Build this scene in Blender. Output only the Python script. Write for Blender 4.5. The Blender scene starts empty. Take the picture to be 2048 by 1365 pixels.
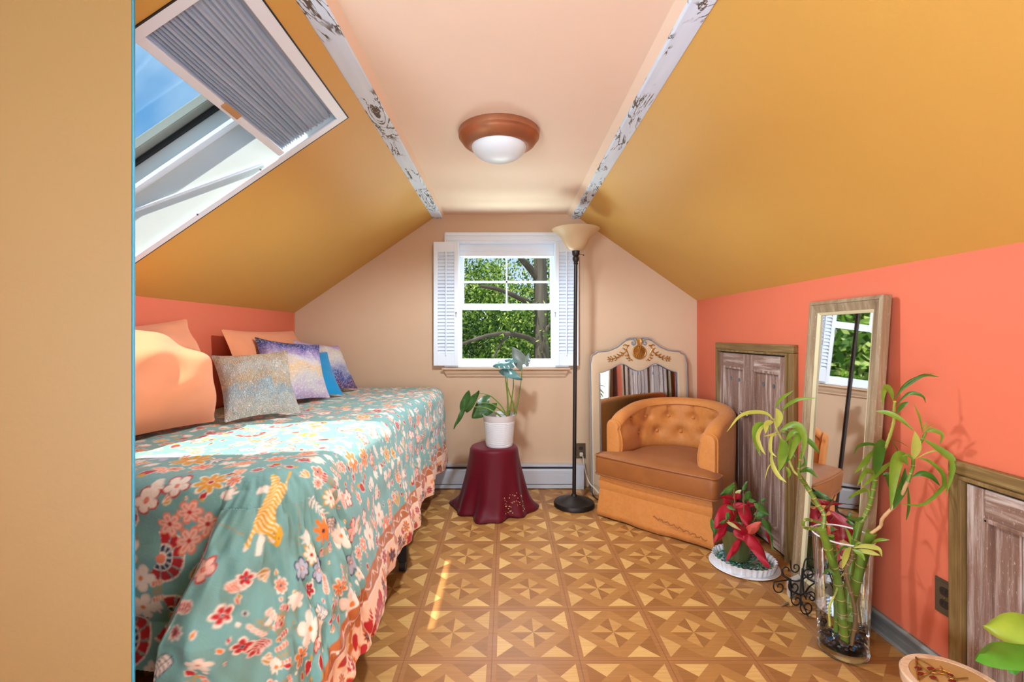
import bpy, bmesh, math, random
import numpy as np
from mathutils import Vector, Matrix
R = math.radians
pi = math.pi
random.seed(7); rng = np.random.default_rng(7)
SC = bpy.context.scene
COL = SC.collection

# ------------------------------------------------------------ camera, world, lights
FPX, CX, CY, H = 927.0, 1011.0, 671.0, 1.128
def P(px, py, d):
    return Vector(((px-CX)/FPX*d, d, H-(py-CY)/FPX*d))
cam = bpy.data.cameras.new('camera'); cam_o = bpy.data.objects.new('camera', cam); COL.objects.link(cam_o)
cam_o.location = (0, 0, H); cam_o.rotation_euler = (pi/2, 0, 0)
cam.sensor_width = 36; cam.lens = FPX/2048*36
cam.shift_x = (1024-CX)/2048; cam.shift_y = -(682.5-CY)/2048
cam.clip_start = .02; cam.clip_end = 300
SC.camera = cam_o
SC.view_settings.view_transform = 'Standard'; SC.view_settings.look = 'None'
SC.view_settings.gamma = 1; SC.view_settings.use_curve_mapping = False
SC.view_settings.exposure = 0.28
try:
    SC.cycles.use_denoising = True
    SC.cycles.max_bounces = 10; SC.cycles.diffuse_bounces = 5; SC.cycles.transparent_max_bounces = 24
    SC.cycles.caustics_reflective = False; SC.cycles.caustics_refractive = False
    SC.cycles.sample_clamp_indirect = 6
except Exception: pass

W = bpy.data.worlds.new('sky'); SC.world = W; W.use_nodes = True
nt = W.node_tree; nt.nodes.clear()
wo = nt.nodes.new('ShaderNodeOutputWorld'); bg = nt.nodes.new('ShaderNodeBackground')
tc = nt.nodes.new('ShaderNodeTexCoord'); mp = nt.nodes.new('ShaderNodeMapping'); mp.inputs['Scale'].default_value = (1.2, 4.5, 2.0)
mp.inputs['Rotation'].default_value = (0, 0, .5)
nz = nt.nodes.new('ShaderNodeTexNoise'); nz.inputs['Scale'].default_value = 1.6; nz.inputs['Detail'].default_value = 5
rp = nt.nodes.new('ShaderNodeValToRGB')
rp.color_ramp.elements[0].position = .42; rp.color_ramp.elements[0].color = (.085, .30, .64, 1)
rp.color_ramp.elements[1].position = .72; rp.color_ramp.elements[1].color = (.42, .62, .83, 1)
nt.links.new(tc.outputs['Generated'], mp.inputs[0]); nt.links.new(mp.outputs[0], nz.inputs[0])
nt.links.new(nz.outputs['Fac'], rp.inputs[0])
sx_ = nt.nodes.new('ShaderNodeSeparateXYZ'); nt.links.new(tc.outputs['Generated'], sx_.inputs[0])
hz_ = nt.nodes.new('ShaderNodeMapRange'); hz_.inputs[1].default_value = .04; hz_.inputs[2].default_value = .26; nt.links.new(sx_.outputs[2], hz_.inputs[0])
mx_ = nt.nodes.new('ShaderNodeMix'); mx_.data_type = 'RGBA'; mx_.inputs[6].default_value = (.80, .90, 1.0, 1)
nt.links.new(hz_.outputs[0], mx_.inputs[0]); nt.links.new(rp.outputs[0], mx_.inputs[7]); nt.links.new(mx_.outputs[2], bg.inputs[0])
bg.inputs[1].default_value = 1.0
nt.links.new(bg.outputs[0], wo.inputs[0])

def lamp(name, kind, energy, color, loc, direction, size=None, size_y=None):
    l = bpy.data.lights.new(name, kind); l.energy = energy; l.color = color
    o = bpy.data.objects.new(name, l); COL.objects.link(o); o.location = loc
    o.rotation_euler = Vector(direction).to_track_quat('-Z', 'Y').to_euler()
    if kind == 'AREA':
        l.shape = 'RECTANGLE'; l.size = size; l.size_y = size_y or size
    return o
SUN_DIR = Vector((.320, .33, -1.0))
sun = lamp('sun_light', 'SUN', 7.0, (1, .95, .87), (-3, -3, 8), SUN_DIR); sun.data.angle = R(.7)
# added fill lamps out of view behind the camera, no windows built there
LC = (.64, .82, 1)
lamp('rear_left_fill', 'AREA', 125, LC, (-1.30, -1.15, .85), (1, .22, .60), 1.15, 1.1)
lamp('rear_right_fill', 'AREA', 48, LC, (1.20, -1.05, .95), (-1, .30, .55), 1.4, 1.0)
# added fill lamps outside the gable window, out of view, brightening the far end
lamp('gable_low_fill', 'AREA', 75, (.85, .95, .9), (.0, 4.15, .35), (0, -.72, .62), 1.6, .7)
lamp('gable_high_fill', 'AREA', 90, (.72, .87, 1), (.0, 4.15, 2.45), (0, -.72, -.66), 1.6, .8)
# added fill spot below the unlit ceiling fixture, for the dark far end
pl_ = bpy.data.lights.new('ceiling_fill_spot', 'SPOT'); pl_.energy = 92; pl_.color = (.74, .88, 1); pl_.shadow_soft_size = .05
pl_.spot_size = R(172); pl_.spot_blend = .35
po_ = bpy.data.objects.new('ceiling_fill_spot', pl_); COL.objects.link(po_); po_.location = (-.03, 2.055, 1.885)

# ------------------------------------------------------------ node helpers
def srgb(r, g, b):
    f = lambda c: (c/255/12.92) if c/255 <= .04045 else ((c/255+.055)/1.055)**2.4
    return (f(r), f(g), f(b), 1)
class N:
    def __init__(s, name):
        s.m = bpy.data.materials.new(name); s.m.use_nodes = True
        s.t = s.m.node_tree; s.t.nodes.clear()
        s.out = s.t.nodes.new('ShaderNodeOutputMaterial')
    def n(s, typ, **kw):
        x = s.t.nodes.new(typ)
        for k, v in kw.items(): setattr(x, k, v)
        return x
    def l(s, a, b): s.t.links.new(a, b)
    def math(s, op, a, b=None, c=None):
        x = s.n('ShaderNodeMath', operation=op)
        for i, v in enumerate((a, b, c)):
            if v is None: continue
            if isinstance(v, (int, float)): x.inputs[i].default_value = v
            else: s.l(v, x.inputs[i])
        return x.outputs[0]
    def mix(s, f, a, b, mode='MIX'):
        x = s.n('ShaderNodeMix', data_type='RGBA', blend_type=mode)
        for i, v in ((0, f), (6, a), (7, b)):
            if isinstance(v, (int, float)): x.inputs[i].default_value = v
            elif isinstance(v, tuple): x.inputs[i].default_value = v if len(v) == 4 else (*v, 1)
            else: s.l(v, x.inputs[i])
        return x.outputs[2]
    def pos(s, scale=(1, 1, 1), rot=(0, 0, 0), kind='Object', loc=(0, 0, 0)):
        c = s.n('ShaderNodeTexCoord'); m = s.n('ShaderNodeMapping')
        m.inputs['Scale'].default_value = scale; m.inputs['Rotation'].default_value = rot; m.inputs['Location'].default_value = loc
        s.l(c.outputs[kind], m.inputs[0]); return m.outputs[0]
    def noise(s, vec, scale=5, detail=3, rough=.5, dist=0):
        x = s.n('ShaderNodeTexNoise'); x.inputs['Scale'].default_value = scale; x.inputs['Detail'].default_value = detail
        x.inputs['Roughness'].default_value = rough; x.inputs['Distortion'].default_value = dist
        if vec is not None: s.l(vec, x.inputs[0])
        return x.outputs['Fac']
    def ramp(s, f, stops, interp='LINEAR'):
        x = s.n('ShaderNodeValToRGB'); e = x.color_ramp.elements; x.color_ramp.interpolation = interp
        while len(e) < len(stops): e.new(.5)
        for i, (p, c) in enumerate(stops): e[i].position = p; e[i].color = c if len(c) == 4 else (*c, 1)
        s.l(f, x.inputs[0]); return x.outputs[0]
    def bsdf(s, color, rough=.6, metal=0, bump=None, bstr=.2, bdist=.01, spec=.5, **kw):
        b = s.n('ShaderNodeBsdfPrincipled')
        if isinstance(color, tuple): b.inputs['Base Color'].default_value = color if len(color) == 4 else (*color, 1)
        else: s.l(color, b.inputs['Base Color'])
        if isinstance(rough, (int, float)): b.inputs['Roughness'].default_value = rough
        else: s.l(rough, b.inputs['Roughness'])
        b.inputs['Metallic'].default_value = metal; b.inputs['Specular IOR Level'].default_value = spec
        for k, v in kw.items(): b.inputs[k.replace('_', ' ')].default_value = v
        if bump is not None:
            bp = s.n('ShaderNodeBump'); bp.inputs['Strength'].default_value = bstr; bp.inputs['Distance'].default_value = bdist
            s.l(bump, bp.inputs['Height']); s.l(bp.outputs[0], b.inputs['Normal'])
        s.l(b.outputs[0], s.out.inputs[0]); return b

def paint(name, c, var=.06, rough=.6, bs=.12, sc=3, spec=.4):
    k = N(name); v = k.pos()
    a = tuple(x*(1-var) for x in c[:3])+(1,); b = tuple(min(1, x*(1+var)) for x in c[:3])+(1,)
    col = k.mix(k.noise(v, sc, 3), a, b)
    k.bsdf(col, rough, bump=k.noise(v, 90, 3), bstr=bs, bdist=.002, spec=spec); return k.m
def plain(name, c, rough=.5, metal=0, spec=.5, **kw):
    k = N(name); k.bsdf(c if len(c) == 4 else (*c, 1), rough, metal, spec=spec, **kw); return k.m
def streaked(name, dark, mid, light, axis='Z', scale=1, rough=.55, lo=.42, hi=.68, speck=True):
    """old wood with rubbed whitewash, grain along one axis"""
    k = N(name); s = {'Z': (38, 38, 2.2), 'Y': (38, 2.2, 38), 'X': (2.2, 38, 38)}[axis]
    v = k.pos(tuple(x*scale for x in s)); v2 = k.pos(tuple(x*scale*.35 for x in s))
    f = k.noise(v, 1, 5, .65); g = k.noise(v2, 1, 4, .6)
    c = k.ramp(f, [(lo-.12, dark), ((lo+hi)/2-.02, mid), (hi, light)])
    c = k.mix(k.ramp(g, [(.35, (0, 0, 0)), (.65, (1, 1, 1))]), c, k.mix(.55, c, mid))
    if speck:
        sp = k.noise(k.pos((260*scale, 260*scale, 70*scale)), 1, 2, .7)
        c = k.mix(k.ramp(sp, [(.62, (0, 0, 0)), (.72, (.6, .6, .6))]), c, light)
    k.bsdf(c, rough, bump=f, bstr=.35, bdist=.003); return k.m
def fabric(name, c, var=.08, rough=.9, weave=500, bs=.25, sheen=.25):
    k = N(name); v = k.pos()
    a = tuple(x*(1-var) for x in c[:3])+(1,); b = tuple(min(1, x*(1+var)) for x in c[:3])+(1,)
    col = k.mix(k.noise(v, 9, 4), a, b)
    k.bsdf(col, rough, bump=k.noise(v, weave, 2), bstr=bs, bdist=.001, spec=.2, Sheen_Weight=sheen); return k.m

M = {}
M['back'] = paint('peach wall paint', (.60, .415, .27), .04)
M['coral'] = paint('coral wall paint', (.66, .15, .075), .05)
M['slope'] = paint('mustard orange paint', (.63, .355, .075), .04, rough=.5)
M['flat'] = paint('pale apricot ceiling paint', (.82, .635, .475), .04)
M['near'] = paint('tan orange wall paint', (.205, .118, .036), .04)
M['white'] = paint('white gloss paint', (.77, .86, .95), .03, rough=.35, bs=.05, sc=6)
M['shaft'] = paint('cream shaft board paint', (.62, .66, .62), .05, rough=.5)
M['bluefringe'] = paint('light blue fringe colour', (.05, .36, .55), .05)
M['rearwall'] = paint('plain rear wall paint', (.72, .74, .76), .03)

def floor_mat():
    k = N('parquet pattern tile'); T = .3048; cx0, cy0 = .105, 1.759
    g = k.n('ShaderNodeNewGeometry'); sp = k.n('ShaderNodeSeparateXYZ'); k.l(g.outputs['Position'], sp.inputs[0])
    X, Y = sp.outputs[0], sp.outputs[1]
    def cell(v, c): return k.math('ADD', k.math('DIVIDE', k.math('SUBTRACT', v, c), T), .5)
    cx, cy = cell(X, cx0), cell(Y, cy0)
    x = k.math('SUBTRACT', k.math('FRACT', k.math('ADD', cx, 100)), .5); y = k.math('SUBTRACT', k.math('FRACT', k.math('ADD', cy, 100)), .5)
    ax, ay = k.math('ABSOLUTE', x), k.math('ABSOLUTE', y)
    mx = k.math('MAXIMUM', ax, ay); s = k.math('ADD', ax, ay)
    border = k.math('GREATER_THAN', mx, .444)
    seam = k.math('GREATER_THAN', mx, .4955)
    # angle measured clockwise as seen by the camera, in octants
    ang = k.math('ARCTAN2', k.math('MULTIPLY', y, -1), x)
    octn = k.math('FLOOR', k.math('MULTIPLY', k.math('ADD', ang, 2*pi), 4/pi))
    odd = k.math('MODULO', octn, 2.0)
    inner = k.math('LESS_THAN', s, .29); outer = k.math('GREATER_THAN', s, .50)
    cid = k.n('ShaderNodeCombineXYZ'); k.l(k.math('FLOOR', cx), cid.inputs[0]); k.l(k.math('FLOOR', cy), cid.inputs[1]); k.l(octn, cid.inputs[2])
    wn = k.n('ShaderNodeTexWhiteNoise'); wn.noise_dimensions = '3D'; k.l(cid.outputs[0], wn.inputs[0])
    # grain, running along the bands (diagonal) or the border
    def grain(rot, sc=(6, 130, 1)):
        m = k.n('ShaderNodeMapping'); m.inputs['Rotation'].default_value = (0, 0, rot); m.inputs['Scale'].default_value = sc
        k.l(g.outputs['Position'], m.inputs[0]); return k.noise(m.outputs[0], 1, 4, .6, .4)
    gA, gB, gX = grain(pi/4), grain(-pi/4), grain(0)
    quad = k.math('GREATER_THAN', k.math('MULTIPLY', x, y), 0)
    gd = k.math('ADD', k.math('MULTIPLY', quad, gB), k.math('MULTIPLY', k.math('SUBTRACT', 1, quad), gA))
    sw = k.math('MULTIPLY', k.math('GREATER_THAN', ax, ay), border)
    light, mid, dark, bord = (.60, .330, .100, 1), (.40, .180, .050, 1), (.285, .112, .030, 1), (.305, .120, .038, 1)
    # inner pinwheel: even octants light; outer corners: odd octants light
    inn = k.mix(odd, light, dark); outc = k.mix(odd, dark, (.68, .41, .14, 1))
    c = k.mix(inner, mid, inn); c = k.mix(outer, c, outc)
    c = k.mix(k.math('MULTIPLY', wn.outputs[0], .45), c, (.40, .175, .048, 1))
    c = k.mix(k.math('MULTIPLY', k.ramp(gd, [(.42, (0, 0, 0)), (.62, (1, 1, 1))]), .38), c, k.mix(1.0, c, (.62, .55, .45, 1), 'MULTIPLY'))
    cb = k.mix(k.ramp(gX, [(.35, (0, 0, 0)), (.65, (1, 1, 1))]), bord, (.37, .155, .050, 1))
    c = k.mix(border, c, cb); c = k.mix(k.math('MULTIPLY', seam, .6), c, (.10, .04, .015, 1))
    big = k.noise(k.pos((1, 1, 1)), 2.5, 3)
    c = k.mix(k.math('MULTIPLY', big, .25), c, (.38, .20, .07, 1))
    rough = k.math('ADD', k.math('MULTIPLY', k.noise(k.pos((1, 1, 1)), 14, 4), .25), .24)
    k.bsdf(c, rough, bump=k.math('ADD', k.math('MULTIPLY', gd, .3), k.math('MULTIPLY', seam, -1)), bstr=.12, bdist=.002, spec=.30)
    return k.m
M['floor'] = floor_mat()

def beam_mat():
    k = N('veined white beam paint'); v = k.pos((9, 2.2, 9))
    f = k.noise(v, 1.2, 4, .6, 2.5)
    ridge = k.math('ABSOLUTE', k.math('SUBTRACT', f, .5))
    vein = k.ramp(ridge, [(.0, (1, 1, 1)), (.016, (1, 1, 1)), (.034, (0, 0, 0))])
    patch = k.ramp(k.noise(k.pos((3, 3, 3)), 1.7, 2), [(.44, (0, 0, 0)), (.50, (1, 1, 1))])
    base = k.mix(k.noise(k.pos((30, 4, 30)), 1, 4), (.56, .71, .86, 1), (.78, .90, 1.0, 1))
    c = k.mix(k.math('MULTIPLY', vein, patch), base, (.10, .075, .05, 1))
    k.bsdf(c, .55, bump=f, bstr=.1, bdist=.003); return k.m
M['beam'] = beam_mat()
M['doorwood'] = streaked('whitewashed brown wood', (.09, .042, .028), (.23, .13, .095), (.58, .49, .43), 'Z', 1, lo=.37, hi=.64)
M['doorwoodY'] = streaked('whitewashed brown wood across', (.09, .042, .028), (.23, .13, .095), (.58, .49, .43), 'Y', 1, lo=.37, hi=.64)
M['doorframe'] = streaked('rubbed olive gold wood', (.06, .035, .012), (.20, .115, .035), (.36, .25, .10), 'Z', 1, lo=.36, hi=.70, speck=False)
M['doorframeY'] = streaked('rubbed olive gold wood along wall', (.06, .035, .012), (.20, .115, .035), (.36, .25, .10), 'Y', 1, lo=.36, hi=.70, speck=False)
M['greywood'] = streaked('grey weathered baseboard wood', (.04, .04, .035), (.15, .155, .145), (.38, .39, .37), 'Y', .8, lo=.36, hi=.66, speck=False)
M['mirrorwood'] = streaked('tan weathered mirror wood', (.10, .06, .03), (.27, .185, .10), (.50, .42, .28), 'Z', .8, lo=.36, hi=.7)
M['mirrorwoodY'] = streaked('tan weathered mirror wood across', (.10, .06, .03), (.27, .185, .10), (.50, .42, .28), 'X', .8, lo=.36, hi=.7)
M['creamgold'] = plain('cream inner moulding', (.62, .54, .33), .45)
M['mirror'] = plain('silvered mirror glass', (.9, .92, .92), .02, 1.0)
M['cream'] = paint('cream mirror frame paint', (.60, .45, .29), .05, rough=.45)
M['bluegrey'] = plain('blue grey edge paint', (.22, .24, .28), .5)
M['gilt'] = plain('antique gilt ornament', (.42, .18, .035), .35, .45)
M['black'] = plain('black enamel', (.010, .010, .011), .5)
M['bronze'] = plain('dark bronze metal', (.022, .015, .012), .42, .5)
M['iron'] = plain('black wrought iron', (.012, .010, .010), .5, .6)
M['copper'] = N('brushed copper'); _k = M['copper']; _k.bsdf(_k.mix(_k.noise(_k.pos((3, 3, 3)), 4, 3), (.33, .13, .065, 1), (.55, .25, .13, 1)), .36, .75); M['copper'] = _k.m
M['dome'] = plain('frosted white glass', (.72, .80, .84), .35)
M['knob'] = plain('dull pewter knob', (.24, .22, .22), .3, .8)
M['plate'] = plain('brown metal outlet plate', (.14, .095, .055), .4, .5)
M['socket'] = plain('dark brown socket', (.03, .018, .012), .4)
M['heater'] = plain('grey white heater enamel', (.50, .52, .56), .4)
M['heaterd'] = plain('dark heater slot', (.05, .05, .05), .6)
M['cordw'] = plain('white cord plastic', (.62, .55, .45), .5)
M['ceramic'] = plain('white glazed ceramic', (.74, .75, .78), .25)
M['soil'] = plain('dark potting soil', (.03, .02, .014), .9)
def shade_mat():
    k = N('amber frosted lamp glass'); v = k.pos()
    c = k.mix(k.noise(v, 6, 3), (.62, .47, .26, 1), (.74, .60, .38, 1))
    b = k.bsdf(c, .4); b.inputs['Transmission Weight'].default_value = 0
    tr = k.n('ShaderNodeBsdfTranslucent'); tr.inputs[0].default_value = (.9, .68, .36, 1)
    ms = k.n('ShaderNodeMixShader'); ms.inputs[0].default_value = .35
    k.l(b.outputs[0], ms.inputs[1]); k.l(tr.outputs[0], ms.inputs[2]); k.l(ms.outputs[0], k.out.inputs[0]); return k.m
M['shade'] = shade_mat()
def thin_glass(name, tint=(1, 1, 1), refl=1.0, edge=None):
    k = N(name); t = k.n('ShaderNodeBsdfTransparent'); t.inputs[0].default_value = (*tint, 1)
    g = k.n('ShaderNodeBsdfGlossy'); g.inputs['Roughness'].default_value = .01; g.inputs[0].default_value = (1, 1, 1, 1)
    fr = k.n('ShaderNodeFresnel'); fr.inputs[0].default_value = 1.45
    ms = k.n('ShaderNodeMixShader'); k.l(k.math('MULTIPLY', fr.outputs[0], refl), ms.inputs[0])
    k.l(t.outputs[0], ms.inputs[1]); k.l(g.outputs[0], ms.inputs[2]); k.l(ms.outputs[0], k.out.inputs[0]); return k.m
M['pane'] = thin_glass('window pane glass', (.97, .99, .98), .04)
M['vase'] = thin_glass('clear vase glass', (.94, .97, .96), .8)
M['water'] = thin_glass('still water surface', (.90, .95, .95), 2.0)
M['solidglass'] = plain('solid clear glass', (.93, .97, .97), .02, Transmission_Weight=1.0)
M['chair'] = N('rust orange damask'); _k = M['chair']; _v = _k.pos()
_f = _k.noise(_v, 34, 3, .6, 1.2)
_k.bsdf(_k.mix(_k.ramp(_f, [(.42, (0, 0, 0)), (.56, (1, 1, 1))]), (.55, .205, .045, 1), (.585, .225, .054, 1)), .55, bump=_k.math('ADD', _f, _k.noise(_v, 400, 2)), bstr=.15, bdist=.002, spec=.35, Sheen_Weight=.1); M['chair'] = _k.m
M['cushion'] = N('darker rust seat velvet'); _k = M['cushion']; _v = _k.pos((1, 1, 1))
_k.bsdf(_k.mix(_k.noise(_v, 12, 4), (.24, .072, .015, 1), (.35, .118, .025, 1)), .48, bump=_k.noise(_v, 300, 2), bstr=.12, bdist=.001, spec=.35, Sheen_Weight=.08); M['cushion'] = _k.m
M['burgundy'] = fabric('burgundy satin cloth', (.105, .002, .009), .12, rough=.5, sheen=.06)
M['peach'] = fabric('peach cotton', (.72, .27, .13), .08, sheen=.15)
M['bluecloth'] = fabric('bright blue cloth', (.01, .22, .45), .05)
M['mattress'] = fabric('dark teal mattress ticking', (.02, .06, .075), .1)
M['bedframe'] = plain('black bed frame metal', (.012, .012, .014), .5)
def treemat(name, stops):
    k = N(name); g = k.n('ShaderNodeNewGeometry'); c = k.ramp(g.outputs['Random Per Island'], stops)
    bs = k.bsdf(c, .6); t = k.n('ShaderNodeBsdfTranslucent'); k.l(c, t.inputs[0])
    ms = k.n('ShaderNodeMixShader'); ms.inputs[0].default_value = .45
    k.l(bs.outputs[0], ms.inputs[1]); k.l(t.outputs[0], ms.inputs[2]); k.l(ms.outputs[0], k.out.inputs[0]); return k.m
def leafmat(name, a, b, rough=.4, tr=.25, scale=25, spec=.5):
    k = N(name); v = k.pos()
    c = k.mix(k.noise(v, scale, 3), a, b)
    bs = k.bsdf(c, rough, spec=spec); t = k.n('ShaderNodeBsdfTranslucent'); k.l(c, t.inputs[0])
    ms = k.n('ShaderNodeMixShader'); ms.inputs[0].default_value = tr
    k.l(bs.outputs[0], ms.inputs[1]); k.l(t.outputs[0], ms.inputs[2]); k.l(ms.outputs[0], k.out.inputs[0]); return k.m
M['bleaf'] = leafmat('bamboo leaf green', (.10, .23, .018, 1), (.28, .42, .04, 1), .4)
M['bleafd'] = leafmat('deep bamboo leaf green', (.035, .13, .015, 1), (.09, .22, .02, 1), .35)
M['bleafy'] = leafmat('yellowing bamboo leaf', (.38, .46, .06, 1), (.58, .58, .14, 1), .45)
M['mleaf'] = leafmat('monstera leaf dark', (.025, .085, .02, 1), (.06, .16, .035, 1), .3)
M['mleafb'] = leafmat('monstera leaf glossy blue green', (.05, .15, .13, 1), (.13, .27, .27, 1), .22, .1)
M['mleafg'] = leafmat('monstera leaf grey underside', (.10, .13, .11, 1), (.16, .19, .16, 1), .45, .1)
M['red'] = leafmat('poinsettia red', (.32, .003, .016, 1), (.50, .008, .03, 1), .5, .2)
M['pinkleaf'] = leafmat('poinsettia pink red', (.55, .05, .04, 1), (.62, .12, .07, 1), .5, .2)
M['pgreen'] = leafmat('poinsettia green', (.03, .10, .02, 1), (.10, .24, .03, 1), .45)
M['pyellow'] = leafmat('pale yellow green leaf', (.45, .45, .15, 1), (.62, .60, .28, 1), .5)
M['foil'] = N('green foil wrap'); _k = M['foil']; _v = _k.pos((40, 40, 2)); _f = _k.noise(_v, 1, 4)
_k.bsdf(_k.mix(_f, (.06, .10, .02, 1), (.24, .24, .10, 1)), .3, .5, bump=_f, bstr=.6, bdist=.004); M['foil'] = _k.m
def stalk_mat():
    k = N('green bamboo stalk'); v = k.pos((1, 1, 1))
    c = k.mix(k.noise(v, 18, 3), (.07, .15, .012, 1), (.19, .27, .03, 1))
    k.bsdf(c, .35); return k.m
M['stalk'] = stalk_mat()
M['tanstem'] = plain('tan woody stem ring', (.52, .30, .13), .6)
M['twig'] = plain('brown root twig', (.22, .12, .05), .7)
M['onyx'] = N('banded cream onyx'); _k = M['onyx']; _f = _k.noise(_k.pos((4, 9, 14)), 1.5, 5, .6, 1.5)
_k.bsdf(_k.ramp(_f, [(.3, (.42, .22, .11)), (.5, (.66, .46, .30)), (.7, (.74, .60, .46))]), .2); M['onyx'] = _k.m
M['tablewood'] = N('honey coloured table top'); _k = M['tablewood']; _f = _k.noise(_k.pos((4, 30, 4)), 1.5, 4)
_k.bsdf(_k.mix(_f, (.42, .22, .07, 1), (.52, .31, .12, 1)), .3); M['tablewood'] = _k.m
M['goldwire'] = plain('polished gold vine', (.55, .33, .08), .25, .9)
M['gem'] = plain('dark red enamel', (.16, .012, .008), .15)
M['bark'] = streaked('tree bark', (.02, .014, .01), (.07, .055, .04), (.16, .14, .11), 'Z', .15, rough=.9, speck=False)
M['treeleaf'] = treemat('sunlit tree leaf', [(0, (.02, .06, .01)), (.35, (.10, .22, .02)), (.7, (.30, .46, .05)), (1, (.72, .78, .25))])  # leaf colours brightened as if in sun
M['treeleafd'] = treemat('shaded tree leaf', [(0, (.01, .03, .006)), (.5, (.05, .13, .015)), (1, (.18, .32, .04))])  # darker copy of the leaf colours, shade put into the tones
M['grass'] = plain('lawn', (.10, .17, .04), .9)
M['roof'] = plain('pale grey roof shingles', (.48, .52, .58), .8)
M['housew'] = plain('white siding', (.7, .7, .7), .7)
M['stone'] = paint('white marble fragment', (.55, .53, .50), .12, rough=.4, sc=20)
M['sash'] = plain('grey green sash metal', (.30, .34, .30), .5)
M['pleat'] = N('grey pleated shade fabric'); _k = M['pleat']; _v = _k.pos((5, 1, 5))
_k.bsdf(_k.mix(_k.noise(_v, 1.5, 2), (.36, .46, .58, 1), (.48, .58, .70, 1)), .8)
M['pleat'] = _k.m
def art_mat(name, stops, sx=1, bumpy=0, scale=3.0, seed=0, metal=0, dots=(.02, .10, .35, 1)):
    k = N(name); c = k.n('ShaderNodeTexCoord'); sp = k.n('ShaderNodeSeparateXYZ'); k.l(c.outputs['UV'], sp.inputs[0])
    m = k.n('ShaderNodeMapping'); m.inputs['Location'].default_value = (seed, seed*.7, 0); k.l(c.outputs['UV'], m.inputs[0])
    n1 = k.noise(m.outputs[0], scale, 6, .65, .6); n2 = k.noise(m.outputs[0], 34, 3, .7)
    f = k.math('ADD', sp.outputs[1], k.math('MULTIPLY', k.math('SUBTRACT', n1, .5), .75))
    col = k.ramp(f, stops)
    col = k.mix(k.ramp(n2, [(.5, (0, 0, 0)), (.66, (.75, .75, .75))]), col, k.mix(.5, col, (.85, .78, .80, 1)))
    n3 = k.noise(m.outputs[0], 9, 4, .8, 1)
    col = k.mix(k.math('MULTIPLY', k.ramp(n3, [(.60, (0, 0, 0)), (.68, (1, 1, 1))]), .8), col, dots)
    k.bsdf(col, .5 if bumpy else .85, metal, bump=k.noise(m.outputs[0], 26 if bumpy else 300, 3, .6, 2.5 if bumpy else 0), bstr=1 if bumpy else .15, bdist=.03 if bumpy else .001, spec=.3)
    return k.m
M['art1'] = art_mat('watercolour landscape print', [(.05, (.40, .30, .42)), (.25, (.50, .46, .42)), (.45, (.66, .44, .22)), (.58, (.55, .50, .52)), (.72, (.30, .22, .42)), (.88, (.05, .05, .20)), (1.0, (.04, .03, .06))], seed=1.3, dots=(.03, .16, .50, 1))
M['art2'] = art_mat('violet watercolour print', [(.05, (.10, .04, .10)), (.2, (.05, .07, .22)), (.4, (.30, .30, .40)), (.6, (.55, .50, .44)), (.8, (.50, .42, .36)), (.98, (.35, .22, .45))], seed=4.1, dots=(.03, .16, .50, 1))
M['silver'] = art_mat('silver and gold brocade', [(.1, (.82, .78, .66)), (.32, (.55, .70, .74)), (.48, (.88, .66, .40)), (.66, (.90, .88, .78)), (.9, (.92, .66, .38)), (1.0, (.42, .46, .50))], bumpy=1, seed=2.2, scale=6, metal=0, dots=(.30, .52, .60, 1))

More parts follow.
